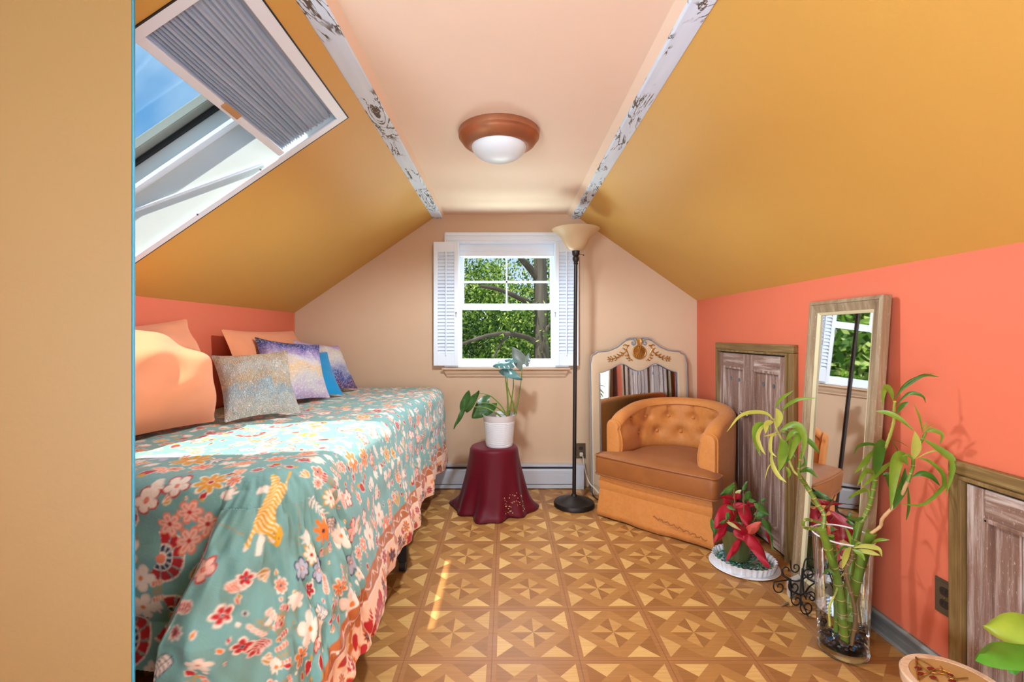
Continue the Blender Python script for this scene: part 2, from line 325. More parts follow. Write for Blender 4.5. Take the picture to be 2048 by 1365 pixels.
# ------------------------------------------------------------ mesh helpers
class MB:
    def __init__(s): s.v = []; s.f = []; s.uv = {}
    def add(s, vs, fs):
        o = len(s.v); s.v += [tuple(x) for x in vs]; s.f += [tuple(i+o for i in f) for f in fs]; return o
    def box(s, a, b, mtx=None):
        (x0, y0, z0), (x1, y1, z1) = a, b
        vs = [Vector(p) for p in ((x0,y0,z0),(x1,y0,z0),(x1,y1,z0),(x0,y1,z0),(x0,y0,z1),(x1,y0,z1),(x1,y1,z1),(x0,y1,z1))]
        if mtx: vs = [mtx @ p for p in vs]
        return s.add(vs, [(0,3,2,1),(4,5,6,7),(0,1,5,4),(1,2,6,5),(2,3,7,6),(3,0,4,7)])
    def prism(s, prof, axis_pts):
        """extrude closed profile (list of Vector) from axis offset a to b"""
        a, b = axis_pts; n = len(prof)
        vs = [Vector(p)+Vector(a) for p in prof]+[Vector(p)+Vector(b) for p in prof]
        s.add(vs, [tuple(range(n))[::-1], tuple(range(n, 2*n))]+[(i, (i+1) % n, (i+1) % n+n, i+n) for i in range(n)])
    def tube(s, pts, r, seg=8, cap=True):
        pts = [Vector(p) for p in pts]; n = len(pts)
        rs = r if isinstance(r, (list, tuple)) else [r]*n
        t0 = (pts[1]-pts[0]).normalized()
        up = Vector((0, 0, 1)) if abs(t0.z) < .9 else Vector((1, 0, 0))
        nrm = t0.cross(up).normalized(); vs = []
        for i, p in enumerate(pts):
            t = (pts[min(i+1, n-1)]-pts[max(i-1, 0)]).normalized()
            nrm = (nrm-t*nrm.dot(t)).normalized(); bn = t.cross(nrm)
            for j in range(seg):
                a = 2*pi*j/seg; vs.append(p+(nrm*math.cos(a)+bn*math.sin(a))*rs[i])
        fs = [(i*seg+j, i*seg+(j+1) % seg, (i+1)*seg+(j+1) % seg, (i+1)*seg+j) for i in range(n-1) for j in range(seg)]
        if cap: fs += [tuple(range(seg))[::-1], tuple((n-1)*seg+j for j in range(seg))]
        s.add(vs, fs)
    def lathe(s, prof, c=(0, 0, 0), seg=48, fr=None, cap=False):
        vs = []; n = len(prof)
        for (r, z) in prof:
            for j in range(seg):
                a = 2*pi*j/seg; rr = r if fr is None else fr(a, r, z)
                vs.append((c[0]+rr*math.cos(a), c[1]+rr*math.sin(a), c[2]+z))
        fs = [(i*seg+j, i*seg+(j+1) % seg, (i+1)*seg+(j+1) % seg, (i+1)*seg+j) for i in range(n-1) for j in range(seg)]
        if cap: fs += [tuple(range(seg))[::-1], tuple((n-1)*seg+j for j in range(seg))]
        s.add(vs, fs)
    def ball(s, c, r, seg=12, sc=(1, 1, 1)):
        n = seg//2; vs = []
        for i in range(n+1):
            th = pi*i/n
            for j in range(seg):
                a = 2*pi*j/seg; vs.append((c[0]+r*sc[0]*math.sin(th)*math.cos(a), c[1]+r*sc[1]*math.sin(th)*math.sin(a), c[2]+r*sc[2]*math.cos(th)))
        s.add(vs, [(i*seg+j, (i+1)*seg+j, (i+1)*seg+(j+1) % seg, i*seg+(j+1) % seg) for i in range(n) for j in range(seg)])
    def grid(s, f, nu, nv):
        vs = [f(i/nu, j/nv) for i in range(nu+1) for j in range(nv+1)]
        o = s.add(vs, [(i*(nv+1)+j, (i+1)*(nv+1)+j, (i+1)*(nv+1)+j+1, i*(nv+1)+j+1) for i in range(nu) for j in range(nv)])
        for i in range(nu+1):
            for j in range(nv+1): s.uv[o+i*(nv+1)+j] = (i/nu, j/nv)
    def build(s, name, mat, parent=None, smooth=True, bevel=0, sub=0, solid=0, loc=None, merge=False):
        me = bpy.data.meshes.new(name)
        off = Vector(loc) if loc is not None else Vector((0, 0, 0))
        me.from_pydata([tuple(Vector(v)-off) for v in s.v], [], s.f)
        if s.uv:
            u = me.uv_layers.new(name='UVMap')
            for lp in me.loops: u.data[lp.index].uv = s.uv.get(lp.vertex_index, (0, 0))
        bm = bmesh.new(); bm.from_mesh(me)
        if merge: bmesh.ops.remove_doubles(bm, verts=bm.verts, dist=1e-5)
        bmesh.ops.recalc_face_normals(bm, faces=bm.faces); bm.to_mesh(me); bm.free()
        me.materials.append(mat)
        o = bpy.data.objects.new(name, me); COL.objects.link(o); o.location = off
        if parent is not None:
            o.parent = parent; o.matrix_parent_inverse = Matrix.Identity(4); o.location = off-ploc(parent)
        if bevel:
            b = o.modifiers.new('bevel', 'BEVEL'); b.width = bevel; b.segments = 2; b.limit_method = 'ANGLE'; b.angle_limit = R(40)
        if sub:
            b = o.modifiers.new('sub', 'SUBSURF'); b.levels = sub; b.render_levels = sub
        if solid:
            b = o.modifiers.new('solid', 'SOLIDIFY'); b.thickness = solid; b.offset = 0
        if smooth:
            for p in me.polygons: p.use_smooth = True
            if bevel or not sub:
                try: me.set_sharp_from_angle(angle=R(38))
                except Exception: pass
        return o
def ploc(o):
    v = Vector(o.location)
    while o.parent is not None: o = o.parent; v += Vector(o.location)
    return v
def tag(o, label, cat, group=None, kind=None):
    o['label'] = label; o['category'] = cat
    if group: o['group'] = group
    if kind: o['kind'] = kind
    return o
def struct(o, label=None):
    o['kind'] = 'structure'
    if label: o['label'] = label
    return o
def thing(name, label, cat, loc=(0, 0, 0), group=None):
    o = bpy.data.objects.new(name, None); COL.objects.link(o); o.location = loc; o.empty_display_size = .05
    return tag(o, label, cat, group)
def spline(pts, n=24):
    pts = [Vector(p) for p in pts]; q = [2*pts[0]-pts[1]]+pts+[2*pts[-1]-pts[-2]]; out = []
    m = len(pts)-1
    for k in range(n+1):
        t = k/n*m; i = min(int(t), m-1); f = t-i; a, b, c, d = q[i:i+4]
        out.append(.5*((2*b)+(c-a)*f+(2*a-5*b+4*c-d)*f*f+(3*b-a-3*c+d)*f**3))
    return out

# ------------------------------------------------------------ room shell
YB, YR = 3.45, -1.80                 # gable wall, rear wall
XL, XR = -1.57, 1.425
ZL, ZR = H+.167, H+.257              # knee wall heights
BL, BR = -.54, .55                   # edges of the flat ceiling
ZC = H+.871; ZF = H+.901
SLL = (ZC-ZL)/(BL-XL); SLR = (ZC-ZR)/(XR-BR)
m = MB(); m.box((XL-.2, YR-.1, -.1), (XR+.2, YB+.25, 0)); struct(m.build('floor', M['floor'], smooth=False), 'floor of star patterned parquet vinyl tiles')
# gable wall with window opening
WX0, WX1, WZ0, WZ1 = P(917, 0, YB).x, P(1110, 0, YB).x, P(0, 733, YB).z, P(0, 486, YB).z
m = MB(); t = .16
m.box((XL-.2, YB, 0), (WX0, YB+t, 2.15)); m.box((WX1, YB, 0), (XR+.2, YB+t, 2.15))
m.box((WX0, YB, 0), (WX1, YB+t, WZ0)); m.box((WX0, YB, WZ1), (WX1, YB+t, 2.15))
struct(m.build('wall_back', M['back'], smooth=False), 'peach gable wall at the end of the attic')
m = MB(); m.box((XL-.1, YR, 0), (XL, YB, ZL+.02)); struct(m.build('wall_left', M['coral'], smooth=False), 'low coral knee wall behind the bed')
# right knee wall
m = MB(); m.box((XR, YR, 0), (XR+.1, YB, ZR+.02)); struct(m.build('wall_right', M['coral'], smooth=False), 'low coral knee wall with two hatch doors')
m = MB(); m.box((XL-.1, YR-.1, 0), (XR+.1, YR, 2.15)); struct(m.build('wall_rear', M['rearwall'], smooth=False))
m = MB(); m.box((BL-.02, YR, ZF), (BR+.02, YB, ZF+.08)); struct(m.build('ceiling', M['flat'], smooth=False), 'flat apricot strip of ceiling between the beams')
# right slope
def slope_quad(m, x0, x1, y0, y1, right=False, th=.12):
    f = (lambda x: ZC-SLR*(x-BR)) if right else (lambda x: ZC+SLL*(x-BL))
    nv = Vector((SLR, 0, 1) if right else (-SLL, 0, 1)).normalized()*th
    lo = [Vector((x0, y0, f(x0))), Vector((x1, y0, f(x1))), Vector((x1, y1, f(x1))), Vector((x0, y1, f(x0)))]
    hi = [p+nv for p in lo]
    m.add(lo+hi, [(0,3,2,1),(4,5,6,7),(0,1,5,4),(1,2,6,5),(2,3,7,6),(3,0,4,7)])
m = MB(); slope_quad(m, BR-.03, XR+.12, YR, YB, True)
struct(m.build('ceiling_right', M['slope'], smooth=False), 'mustard orange sloping ceiling on the right')
SY0, SY1, SX0, SX1 = 1.030, 1.757, -1.555, -.607     # skylight opening
m = MB()
slope_quad(m, XL-.12, BL+.03, YR, SY0); slope_quad(m, XL-.12, BL+.03, SY1, YB)
slope_quad(m, SX1, BL+.03, SY0, SY1); slope_quad(m, XL-.12, SX0, SY0, SY1)
struct(m.build('ceiling_left', M['slope'], smooth=False), 'mustard orange sloping ceiling with the skylight')
# beams
def beam(name, x0, x1, x0b, x1b, lab):
    m = MB(); z0, z1 = ZC-.004, ZF+.01
    vs = [Vector(p) for p in ((x0, YR, z0), (x1, YR, z0), (x1b, YB, z0), (x0b, YB, z0))]
    vs += [v+Vector((0, 0, z1-z0)) for v in vs]
    m.add(vs, [(0,3,2,1),(4,5,6,7),(0,1,5,4),(1,2,6,5),(2,3,7,6),(3,0,4,7)])
    o = m.build(name, M['beam'], smooth=False, bevel=.004); struct(o, lab)
    return o
beam('trim_1', -.548, -.472, -.542, -.465, 'white beam with dark veining along the left ceiling edge')
beam('trim_2', .468, .540, .487, .556, 'white beam with dark veining along the right ceiling edge')
# cove strips beside the beams
m = MB(); m.prism([Vector((-.468, 0, ZF-.030)), Vector((-.452, 0, ZF)), Vector((-.47, 0, ZF))], ((0, YR, 0), (0, YB, 0))); struct(m.build('trim_3', M['flat'], smooth=False))
m = MB(); m.prism([Vector((.490, 0, ZF-.030)), Vector((.455, 0, ZF)), Vector((.49, 0, ZF))], ((0, YR, 0), (0, YB, 0))); struct(m.build('trim_4', M['flat'], smooth=False))
# near partition on the left: a light blue image fringe is painted on its end
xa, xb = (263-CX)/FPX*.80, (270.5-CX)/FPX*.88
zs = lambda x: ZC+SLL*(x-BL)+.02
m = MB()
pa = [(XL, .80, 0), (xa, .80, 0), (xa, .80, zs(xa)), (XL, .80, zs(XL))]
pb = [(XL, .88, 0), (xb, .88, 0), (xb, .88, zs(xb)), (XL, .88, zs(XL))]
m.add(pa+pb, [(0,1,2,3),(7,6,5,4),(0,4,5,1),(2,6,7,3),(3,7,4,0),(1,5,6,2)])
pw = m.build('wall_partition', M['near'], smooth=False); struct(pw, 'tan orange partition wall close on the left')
m = MB(); e = .0015
m.add([(xa+e, .802, 0), (xb+e, .878, 0), (xb+e, .878, zs(xb)-.03), (xa+e, .802, zs(xa)-.03),
       (xa-.01, .802, 0), (xb-.01, .878, 0), (xb-.01, .878, zs(xb)-.03), (xa-.01, .802, zs(xa)-.03)], [(0,3,2,1),(4,5,6,7),(0,1,5,4),(1,2,6,5),(2,3,7,6),(3,0,4,7)])
eo = m.build('edge_fringe', M['bluefringe'], pw, smooth=False); eo['label'] = 'light blue image fringe painted on the edge'
# baseboard on the right wall
m = MB(); m.prism([Vector((XR, 0, 0)), Vector((XR-.018, 0, 0)), Vector((XR-.018, 0, .070)), Vector((XR-.010, 0, .078)), Vector((XR, 0, .078))], ((0, 1.467, 0), (0, 2.25, 0)))
m.prism([Vector((XR, 0, 0)), Vector((XR-.018, 0, 0)), Vector((XR-.018, 0, .070)), Vector((XR-.010, 0, .078)), Vector((XR, 0, .078))], ((0, 3.1, 0), (0, YB, 0)))
struct(m.build('baseboard_right', M['greywood'], smooth=False), 'grey weathered wood baseboard along the coral wall')

# ------------------------------------------------------------ gable window
def px(x, d): return (x-CX)/FPX*d
def pz(y, d): return H-(y-CY)/FPX*d
def ringbox(m, x0, x1, z0, z1, w, y0, y1, wt=None, wb=None):
    wt = w if wt is None else wt; wb = w if wb is None else wb
    m.box((x0, y0, z0), (x0+w, y1, z1)); m.box((x1-w, y0, z0), (x1, y1, z1))
    m.box((x0+w, y0, z0), (x1-w, y1, z0+wb)); m.box((x0+w, y0, z1-wt), (x1-w, y1, z1))
m = MB(); d = YB-.02
ringbox(m, px(889, d), px(1138, d), pz(735, d), pz(466, d), px(917, d)-px(889, d), YB-.022, YB, wt=pz(466, d)-pz(486, d), wb=.003)
m.box((px(891, d), YB-.034, pz(472, d)), (px(1136, d), YB-.02, pz(466, d)))
m.box((px(893, d), YB-.028, pz(482, d)), (px(1134, d), YB-.02, pz(478, d)))
win = m.build('window_1', M['white'], smooth=False, bevel=.002, loc=(0, YB, 1.3)); struct(win, 'white double hung window in the gable wall')
m = MB(); ringbox(m, WX0, WX1, WZ0, WZ1, .008, YB, YB+.12)
m.box((WX0, YB+.015, pz(513, YB+.03)), (WX1, YB+.06, WZ1)); m.box((WX0, YB+.008, pz(503, YB+.03)), (WX1, YB+.03, pz(497, YB+.03)))
m.build('window_frame', M['white'], win, smooth=False, bevel=.002)
d1 = YB+.075; xg0, xg1 = px(928, d1), px(1097, d1)
m = MB(); ringbox(m, px(919, d1), px(1109, d1), pz(615, d1), pz(509, d1), px(928, d1)-px(919, d1), d1-.015, d1+.02, wt=pz(509, d1)-pz(516, d1), wb=pz(608, d1)-pz(615, d1))
m.box((px(1011.5, d1), d1-.012, pz(610, d1)), (px(1015, d1), d1+.012, pz(514, d1))); m.box((xg0, d1-.012, pz(566.5, d1)), (xg1, d1+.012, pz(562.5, d1)))
m.build('upper_sash', M['white'], win, smooth=False, bevel=.0015)
d2 = YB+.035
m = MB(); ringbox(m, px(917, d2), px(1109, d2), pz(733, d2), pz(608, d2), px(924, d2)-px(917, d2), d2-.015, d2+.02, wt=pz(608, d2)-pz(620, d2), wb=pz(718, d2)-pz(733, d2))
m.build('lower_sash', M['white'], win, smooth=False, bevel=.002)
m = MB(); m.box((px(1001, d2), d2-.024, pz(622, d2)), (px(1024, d2), d2-.01, pz(618, d2))); m.build('sash_lift', M['white'], win, bevel=.002)
m = MB(); m.box((xg0, d1, pz(609, d1)), (xg1, d1+.003, pz(515, d1))); m.build('pane', M['pane'], win, smooth=False)
m = MB(); m.box((px(924, d2), d2, pz(719, d2)), (px(1101, d2), d2+.003, pz(619, d2))); m.build('pane', M['pane'], win, smooth=False)
# sill moulding painted like the wall
m = MB(); x0, x1 = px(885, YB), px(1139, YB)
prof = [(0, 735.5), (.045, 735.5), (.045, 739), (.030, 741), (.024, 746), (.014, 751), (.014, 753), (0, 753)]
n = len(prof); vs = []
for sx, xx in ((1, x0), (-1, x1)):
    for (o, yy) in prof: vs.append((xx+sx*(.045-o)*1.0, YB-o, pz(yy, YB)))
m.add(vs, [tuple(range(n)), tuple(range(2*n-1, n-1, -1))]+[(i, i+n, (i+1) % n+n, (i+1) % n) for i in range(n)])
so = m.build('window_sill', M['back'], win, smooth=False); so['label'] = 'peach painted sill moulding'

# ------------------------------------------------------------ skylight
nv = Vector((-SLL, 0, 1)).normalized()
def sk(x, y, o): return Vector((x, y, ZC+SLL*(x-BL)))+nv*o
def skbox(m, x0, x1, y0, y1, o0, o1):
    vs = [sk(x, y, o) for o in (o0, o1) for (x, y) in ((x0, y0), (x1, y0), (x1, y1), (x0, y1))]
    m.add(vs, [(0,3,2,1),(4,5,6,7),(0,1,5,4),(1,2,6,5),(2,3,7,6),(3,0,4,7)])
D = .345; b = .018
m = MB()
e = .003
skbox(m, SX0-b, SX1+b, SY0-b, SY0+e, .001, D); skbox(m, SX0-b, SX1+b, SY1-e, SY1+b, .001, D)
skbox(m, SX0-b, SX0+e, SY0+e, SY1-e, .001, D); skbox(m, SX1-e, SX1+b, SY0+e, SY1-e, .001, D)
w2 = m.build('window_2', M['shaft'], smooth=False, loc=(-1, 1.4, 1.7)); struct(w2, 'roof window shaft in the left slope')
m = MB()
def skring(m, w, o0, o1, gx=0, gy=0):
    x0, x1, y0, y1 = SX0+gx, SX1-gx, SY0+gy, SY1-gy
    skbox(m, x0, x1, y0, y0+w, o0, o1); skbox(m, x0, x1, y1-w, y1, o0, o1)
    skbox(m, x0, x0+w, y0+w, y1-w, o0, o1); skbox(m, x1-w, x1, y0+w, y1-w, o0, o1)
skring(m, .030, -.002, .004, -.006, -.006)
m.build('window_trim', M['white'], w2, smooth=False, bevel=.001)
m = MB(); skring(m, .004, -.0025, .003, -.0095, -.0095); m.build('shadow_gap', M['black'], w2, smooth=False)  # black strip stands for the shade in the gap around the trim
m = MB(); skring(m, .030, .205, .222); m.build('shaft_ledge', M['white'], w2, smooth=False, bevel=.002)
m = MB(); skring(m, .016, .292, .306); m.build('gasket', M['black'], w2, smooth=False)
m = MB(); skring(m, .05, .31, .345); so = m.build('sash', M['sash'], w2, smooth=False, bevel=.003)
m = MB(); skbox(m, SX0+.03, SX1-.03, SY0+.03, SY1-.03, .328, .333); m.build('pane', M['pane'], w2, smooth=False)
m = MB()                                           # diagonal batten on the far side board
a, b_ = sk(-1.42, SY1-.006, .19), sk(-.90, SY1-.006, .03)
m.tube([a, b_], .006, 6); m.build('side_track', M['white'], w2)
# screws in the trim
for (sx_, sy_) in ((394, 428), (520, 338)):
    u, v = (sx_-CX)/FPX, (CY-sy_)/FPX; dd = (.871-SLL*BL)/(v-SLL*u)
    m = MB(); m.ball(Vector((u*dd, dd, H+v*dd))-nv*.003, .004, 8); m.build('screw', M['knob'], w2)
# pleated shade
shd = thing('skylight_shade', 'grey pleated shade pulled halfway across the skylight', 'window shade', sk(-.72, 1.4, .02))
m = MB(); npl = 40; xs0, xs1 = -.822, -.630; pr = []
for i in range(npl+1):
    x = xs1+(xs0-xs1)*(i/npl)**.8; o = .016+(.010 if i % 2 else 0)+.002*math.sin(i*1.7)
    if i in (12, 28): o += .004
    pr.append((x, o))
vs = []
for (x, o) in pr:
    for yy in (SY0+.028, SY0+.25, SY0+.5, SY1-.028): vs.append(sk(x+.0015*math.sin(yy*9+x*40), yy, o))
m.add(vs, [(i*4+j, i*4+j+1, (i+1)*4+j+1, (i+1)*4+j) for i in range(npl) for j in range(3)])
m.build('pleated_fabric', M['pleat'], shd, smooth=False)
m = MB(); skbox(m, xs0-.020, xs0, SY0+.026, SY1-.026, .004, .030); m.build('bottom_rail', M['white'], shd, smooth=False, bevel=.002)
m = MB(); skbox(m, xs0-.012, xs0+.004, 1.36, 1.44, -.001, .006); so = m.build('handle', M['tanstem'], shd, bevel=.002); so['label'] = 'peeled tan pull handle'
m = MB(); skbox(m, -.632, -.612, SY0+.026, SY1-.026, .002, .034); m.build('head_rail', M['white'], shd, smooth=False, bevel=.002)

# ------------------------------------------------------------ shutters
def shutter(label, x0, x1, y0, y1, rod, d=3.40):
    t = thing('window_shutter', label, 'shutter', (px(x0, d), d, pz(y1, d)), 'plantation shutters beside the window')
    X0, X1, Z0, Z1 = px(x0, d), px(x1, d), pz(y1, d), pz(y0, d); st = (X1-X0)*.17
    m = MB(); ringbox(m, X0, X1, Z0, Z1, st, d, d+.024, wt=.075, wb=.088)
    m.build('panel_frame', M['white'], t, smooth=False, bevel=.0015)
    m = MB(); nl = 29; zz0, zz1 = Z0+.088, Z1-.075; h = (zz1-zz0)/nl
    for i in range(nl):
        zc = zz0+h*(i+.5)
        q = [(d-.001, zc-h*.44), (d+.002, zc-h*.50), (d+.014, zc+h*.20), (d+.012, zc+h*.28)]
        m.add([(X0+st, a, b) for a, b in q]+[(X1-st, a, b) for a, b in q], [(0,4,5,1),(1,5,6,2),(2,6,7,3),(3,7,4,0)])
    m.box((X0+st, d+.018, zz0), (X1-st, d+.022, zz1))
    o = m.build('louvers', M['white'], t, smooth=False); 
    m = MB(); xr = px(rod, d); m.tube([(xr, d-.008, zz0-.012), (xr, d-.008, zz1+.005)], .005, 8); m.build('tilt_rod', M['white'], t)
    return t
sl = shutter('white louvered shutter folded open left of the window', 867, 916.5, 484, 732, 892)
sr = shutter('white louvered shutter folded open right of the window, behind the lamp pole', 1110.5, 1157, 484, 732, 1133)
for s_, xx in ((sl, 912), (sr, 1110.5)):
    m = MB(); m.ball((px(xx, 3.39), 3.394, pz(626, 3.39)), .006, 8); m.tube([(px(xx, 3.39), 3.392, pz(628, 3.39)), (px(xx, 3.39), 3.385, pz(634, 3.39)), (px(xx+1, 3.39), 3.392, pz(634, 3.39))], .0015, 5)
    m.build('hook', M['knob'], s_)

# ------------------------------------------------------------ hatch doors in the right wall
def xbox(m, x0, x1, y0, y1, z0, z1): m.box((x0, y0, z0), (x1, y1, z1))
def hatch(name, label, yn, yf, z1, fw, leaves, knobs=True, holes=True):
    # casing
    m = MB()
    xbox(m, XR-.026, XR, yn, yn+fw, 0, z1-fw); xbox(m, XR-.026, XR, yf-fw, yf, 0, z1-fw)
    fr = m.build(name, M['doorframe'], smooth=False, bevel=.003, loc=(XR, yn, 0)); struct(fr, label)
    m = MB(); xbox(m, XR-.026, XR, yn, yf, z1-fw+.0005, z1); m.build('head_casing', M['doorframeY'], fr, smooth=False, bevel=.003)
    m = MB(); w = .012
    xbox(m, XR-.036, XR, yn+fw, yn+fw+w, 0, z1-fw-w); xbox(m, XR-.036, XR, yf-fw-w, yf-fw, 0, z1-fw-w); xbox(m, XR-.036, XR, yn+fw, yf-fw, z1-fw-w, z1-fw)
    m.build('inner_moulding', M['doorframe'], fr, smooth=False, bevel=.002)
    m = MB(); xbox(m, XR-.004, XR-.001, yn+fw, yf-fw, 0, z1-fw-w); m.build('reveal', M['black'], fr, smooth=False)
    y0, y1 = yn+fw+w+.004, yf-fw-w-.004; top = z1-fw-w-.008; n = leaves; lw = (y1-y0)/n
    for i in range(n):
        a, b = y0+i*lw+.002, y0+(i+1)*lw-.002; st = .052; rt, rb = .085, .10
        m = MB()
        xbox(m, XR-.024, XR-.003, a, a+st, .02, top); xbox(m, XR-.024, XR-.003, b-st, b, .02, top)
        lf = m.build('leaf', M['doorwood'], fr, smooth=False, bevel=.002)
        for zz_ in ((top-rt, top), (.02, .02+rb)):
            m = MB(); xbox(m, XR-.0235, XR-.003, a+st+.0005, b-st-.0005, *zz_); m.build('rail', M['doorwoodY'], lf, smooth=False, bevel=.002)
        m = MB(); k = 3; pw = (b-a-2*st)/k
        for j in range(k): xbox(m, XR-.011, XR-.003, a+st+j*pw+.0015, a+st+(j+1)*pw-.0015, .02+rb, top-rt)
        m.build('panel', M['doorwood'], lf, smooth=False, bevel=.003)
        m = MB(); q = .011
        xbox(m, XR-.0275, XR-.009, a+st-.003, a+st+q, .02+rb, top-rt); xbox(m, XR-.0275, XR-.009, b-st-q, b-st+.003, .02+rb, top-rt)
        xbox(m, XR-.0275, XR-.009, a+st, b-st, top-rt-q, top-rt+.003); xbox(m, XR-.0275, XR-.009, a+st, b-st, .02+rb-.003, .02+rb+q)
        m.build('panel_moulding', M['doorwood'], lf, smooth=False, bevel=.003)
        if holes:
            for hy in (.36, .64):
                yy = a+(b-a)*hy; zz = top-rt-.075
                m = MB(); m.tube([(XR-.0122, yy, zz), (XR-.0102, yy, zz)], .012, 14); m.build('hole', M['black'], lf)
                m = MB(); m.tube([(XR-.014, yy, zz-.009), (XR-.014, yy, zz-.011)], .003, 6)
        if knobs:
            yk = (b-.030) if i == 0 else (a+.030)
            m = MB(); zk = .672
            m.tube([(XR-.023, yk, zk), (XR-.040, yk, zk)], [.006, .005], 10); m.ball((XR-.050, yk, zk), .0155, 14, (.75, 1, 1))
            m.build('knob', M['knob'], lf)
    return fr
hatch('door_1', 'pair of whitewashed brown hatch doors behind the armchair', 2.255, 3.094, 1.080, .042, 2)
hatch('door_2', 'low whitewashed hatch door at the right edge', .62, 1.466, .737, .040, 2, knobs=False, holes=False)

# ------------------------------------------------------------ outlets
def outlet(label, c, right):
    # c = centre; plate lies in the wall plane
    w, h = (.070, .112)
    o = thing('wall_outlet', label, 'outlet', c)
    def bx(m, u0, u1, z0, z1, t0, t1):
        if right: m.box((XR-t1, c[1]-u1, c[2]+z0), (XR-t0, c[1]-u0, c[2]+z1))
        else: m.box((c[0]+u0, YB-t1, c[2]+z0), (c[0]+u1, YB-t0, c[2]+z1))
    m = MB(); bx(m, -w/2, w/2, -h/2, h/2, 0, .006)
    for q in (.046, .050): bx(m, -w/2+.003, w/2-.003, q, q+.002, .006, .0075)
    m.build('cover_plate', M['plate'], o, smooth=False, bevel=.0015)
    for z in (-.020, .020):
        m = MB(); pts = []
        for k in range(20):
            a = 2*pi*k/20; pts.append((.0165*math.cos(a), max(-.0125, min(.0125, .0165*math.sin(a)))))
        A = [(XR-.009, c[1]-u, c[2]+z+v) if right else (c[0]+u, YB-.009, c[2]+z+v) for u, v in pts]
        B = [(XR-.005, c[1]-u, c[2]+z+v) if right else (c[0]+u, YB-.005, c[2]+z+v) for u, v in pts]
        m.add(A+B, [tuple(range(20))]+[(i, (i+1) % 20, (i+1) % 20+20, i+20) for i in range(20)])
        so = m.build('receptacle', M['socket'], o)
        m = MB()
        for u in (-.006, .006): bx(m, u-.001, u+.001, z-.002, z+.007, .009, .0098)
        m.build('slots', M['black'], so, smooth=False)
    m = MB(); m.ball((XR-.007, c[1], c[2]) if right else (c[0], YB-.007, c[2]), .003, 8); m.build('screw', M['goldwire'], o)
    return o
outlet('brown metal outlet plate on the coral wall beside the low hatch door', (XR, 1.497, .278), True)
oc = (px(1161.5, YB), YB, pz(902, YB))
outlet('brown outlet plate on the peach wall right of the lamp pole', oc, False)
m = MB(); m.box((oc[0]-.012, YB-.040, oc[2]-.034), (oc[0]+.012, YB-.0105, oc[2]-.008)); 
pl = thing('power_cord', 'cream power cord plugged into the outlet behind the lamp', 'cord', (oc[0], YB-.03, oc[2]-.02))
m.build('plug', M['cordw'], pl, bevel=.004)
m = MB(); m.tube(spline([(oc[0], YB-.035, oc[2]-.03), P(1166, 915, 3.38), P(1170, 940, 3.34), P(1178, 965, 3.26), P(1190, 978, 3.20), P(1198, 988, 3.16)], 30), .004, 6); m.build('wire', M['cordw'], pl)
m = MB(); m.tube(spline([P(1178, 972, 3.22), P(1186, 990, 3.20), (px(1190, 3.2), 3.2, .008), (px(1196, 3.16), 3.16, .008), (px(1206, 3.12), 3.12, .008)], 24), .0045, 6)
tag(m.build('lamp_cord', M['black']), 'black lamp cord lying on the floor between lamp base and armchair', 'cord')

# ------------------------------------------------------------ baseboard heater
ht = thing('baseboard_heater', 'grey white baseboard heater under the window', 'heater', (-.4, YB-.03, 0))
hx0, hx1 = -1.50, px(1168, 3.39); zt = pz(931, 3.39)
m = MB(); m.prism([Vector((0, YB-.002, .02)), Vector((0, YB-.002, zt)), Vector((0, YB-.058, zt)), Vector((0, YB-.058, zt-.012)), Vector((0, YB-.03, zt-.022)), Vector((0, YB-.03, .02))], ((hx0, 0, 0), (hx1-.06, 0, 0))); m.build('back_panel', M['heater'], ht, smooth=False)
m = MB(); m.prism([Vector((0, YB-.064, .040)), Vector((0, YB-.066, zt-.042)), Vector((0, YB-.050, zt-.030)), Vector((0, YB-.050, .040))], ((hx0, 0, 0), (hx1-.06, 0, 0))); m.build('front_cover', M['heater'], ht, smooth=False)
m = MB(); m.box((hx0, YB-.045, .028), (hx1-.06, YB-.02, zt-.02)); m.build('fin_slot', M['heaterd'], ht, smooth=False)
m = MB(); m.box((hx1-.065, YB-.068, .0), (hx1, YB-.001, zt)); m.build('end_cap', M['heater'], ht, smooth=False, bevel=.003)
m = MB(); m.box((hx0, YB-.060, .006), (hx1-.06, YB-.03, .034)); m.build('lower_rail', M['heater'], ht, smooth=False, bevel=.002)

# ------------------------------------------------------------ ceiling light
c = (px(998, 2.055), 2.055, ZF)
cl = thing('ceiling_light', 'copper rimmed flush ceiling light with a white glass bowl', 'ceiling light', c)
m = MB(); m.lathe([(.0, 0), (.178, 0), (.180, -.008), (.178, -.026), (.172, -.032), (.169, -.036), (.160, -.050), (.135, -.066), (.124, -.068), (.118, -.064), (.0, -.06)], c, 64); m.build('rim', M['copper'], cl)
m = MB(); m.lathe([(.122*math.cos(a), -.062-.066*math.sin(a)) for a in [pi/2*k/14 for k in range(15)]], c, 56); m.build('glass_bowl', M['dome'], cl)

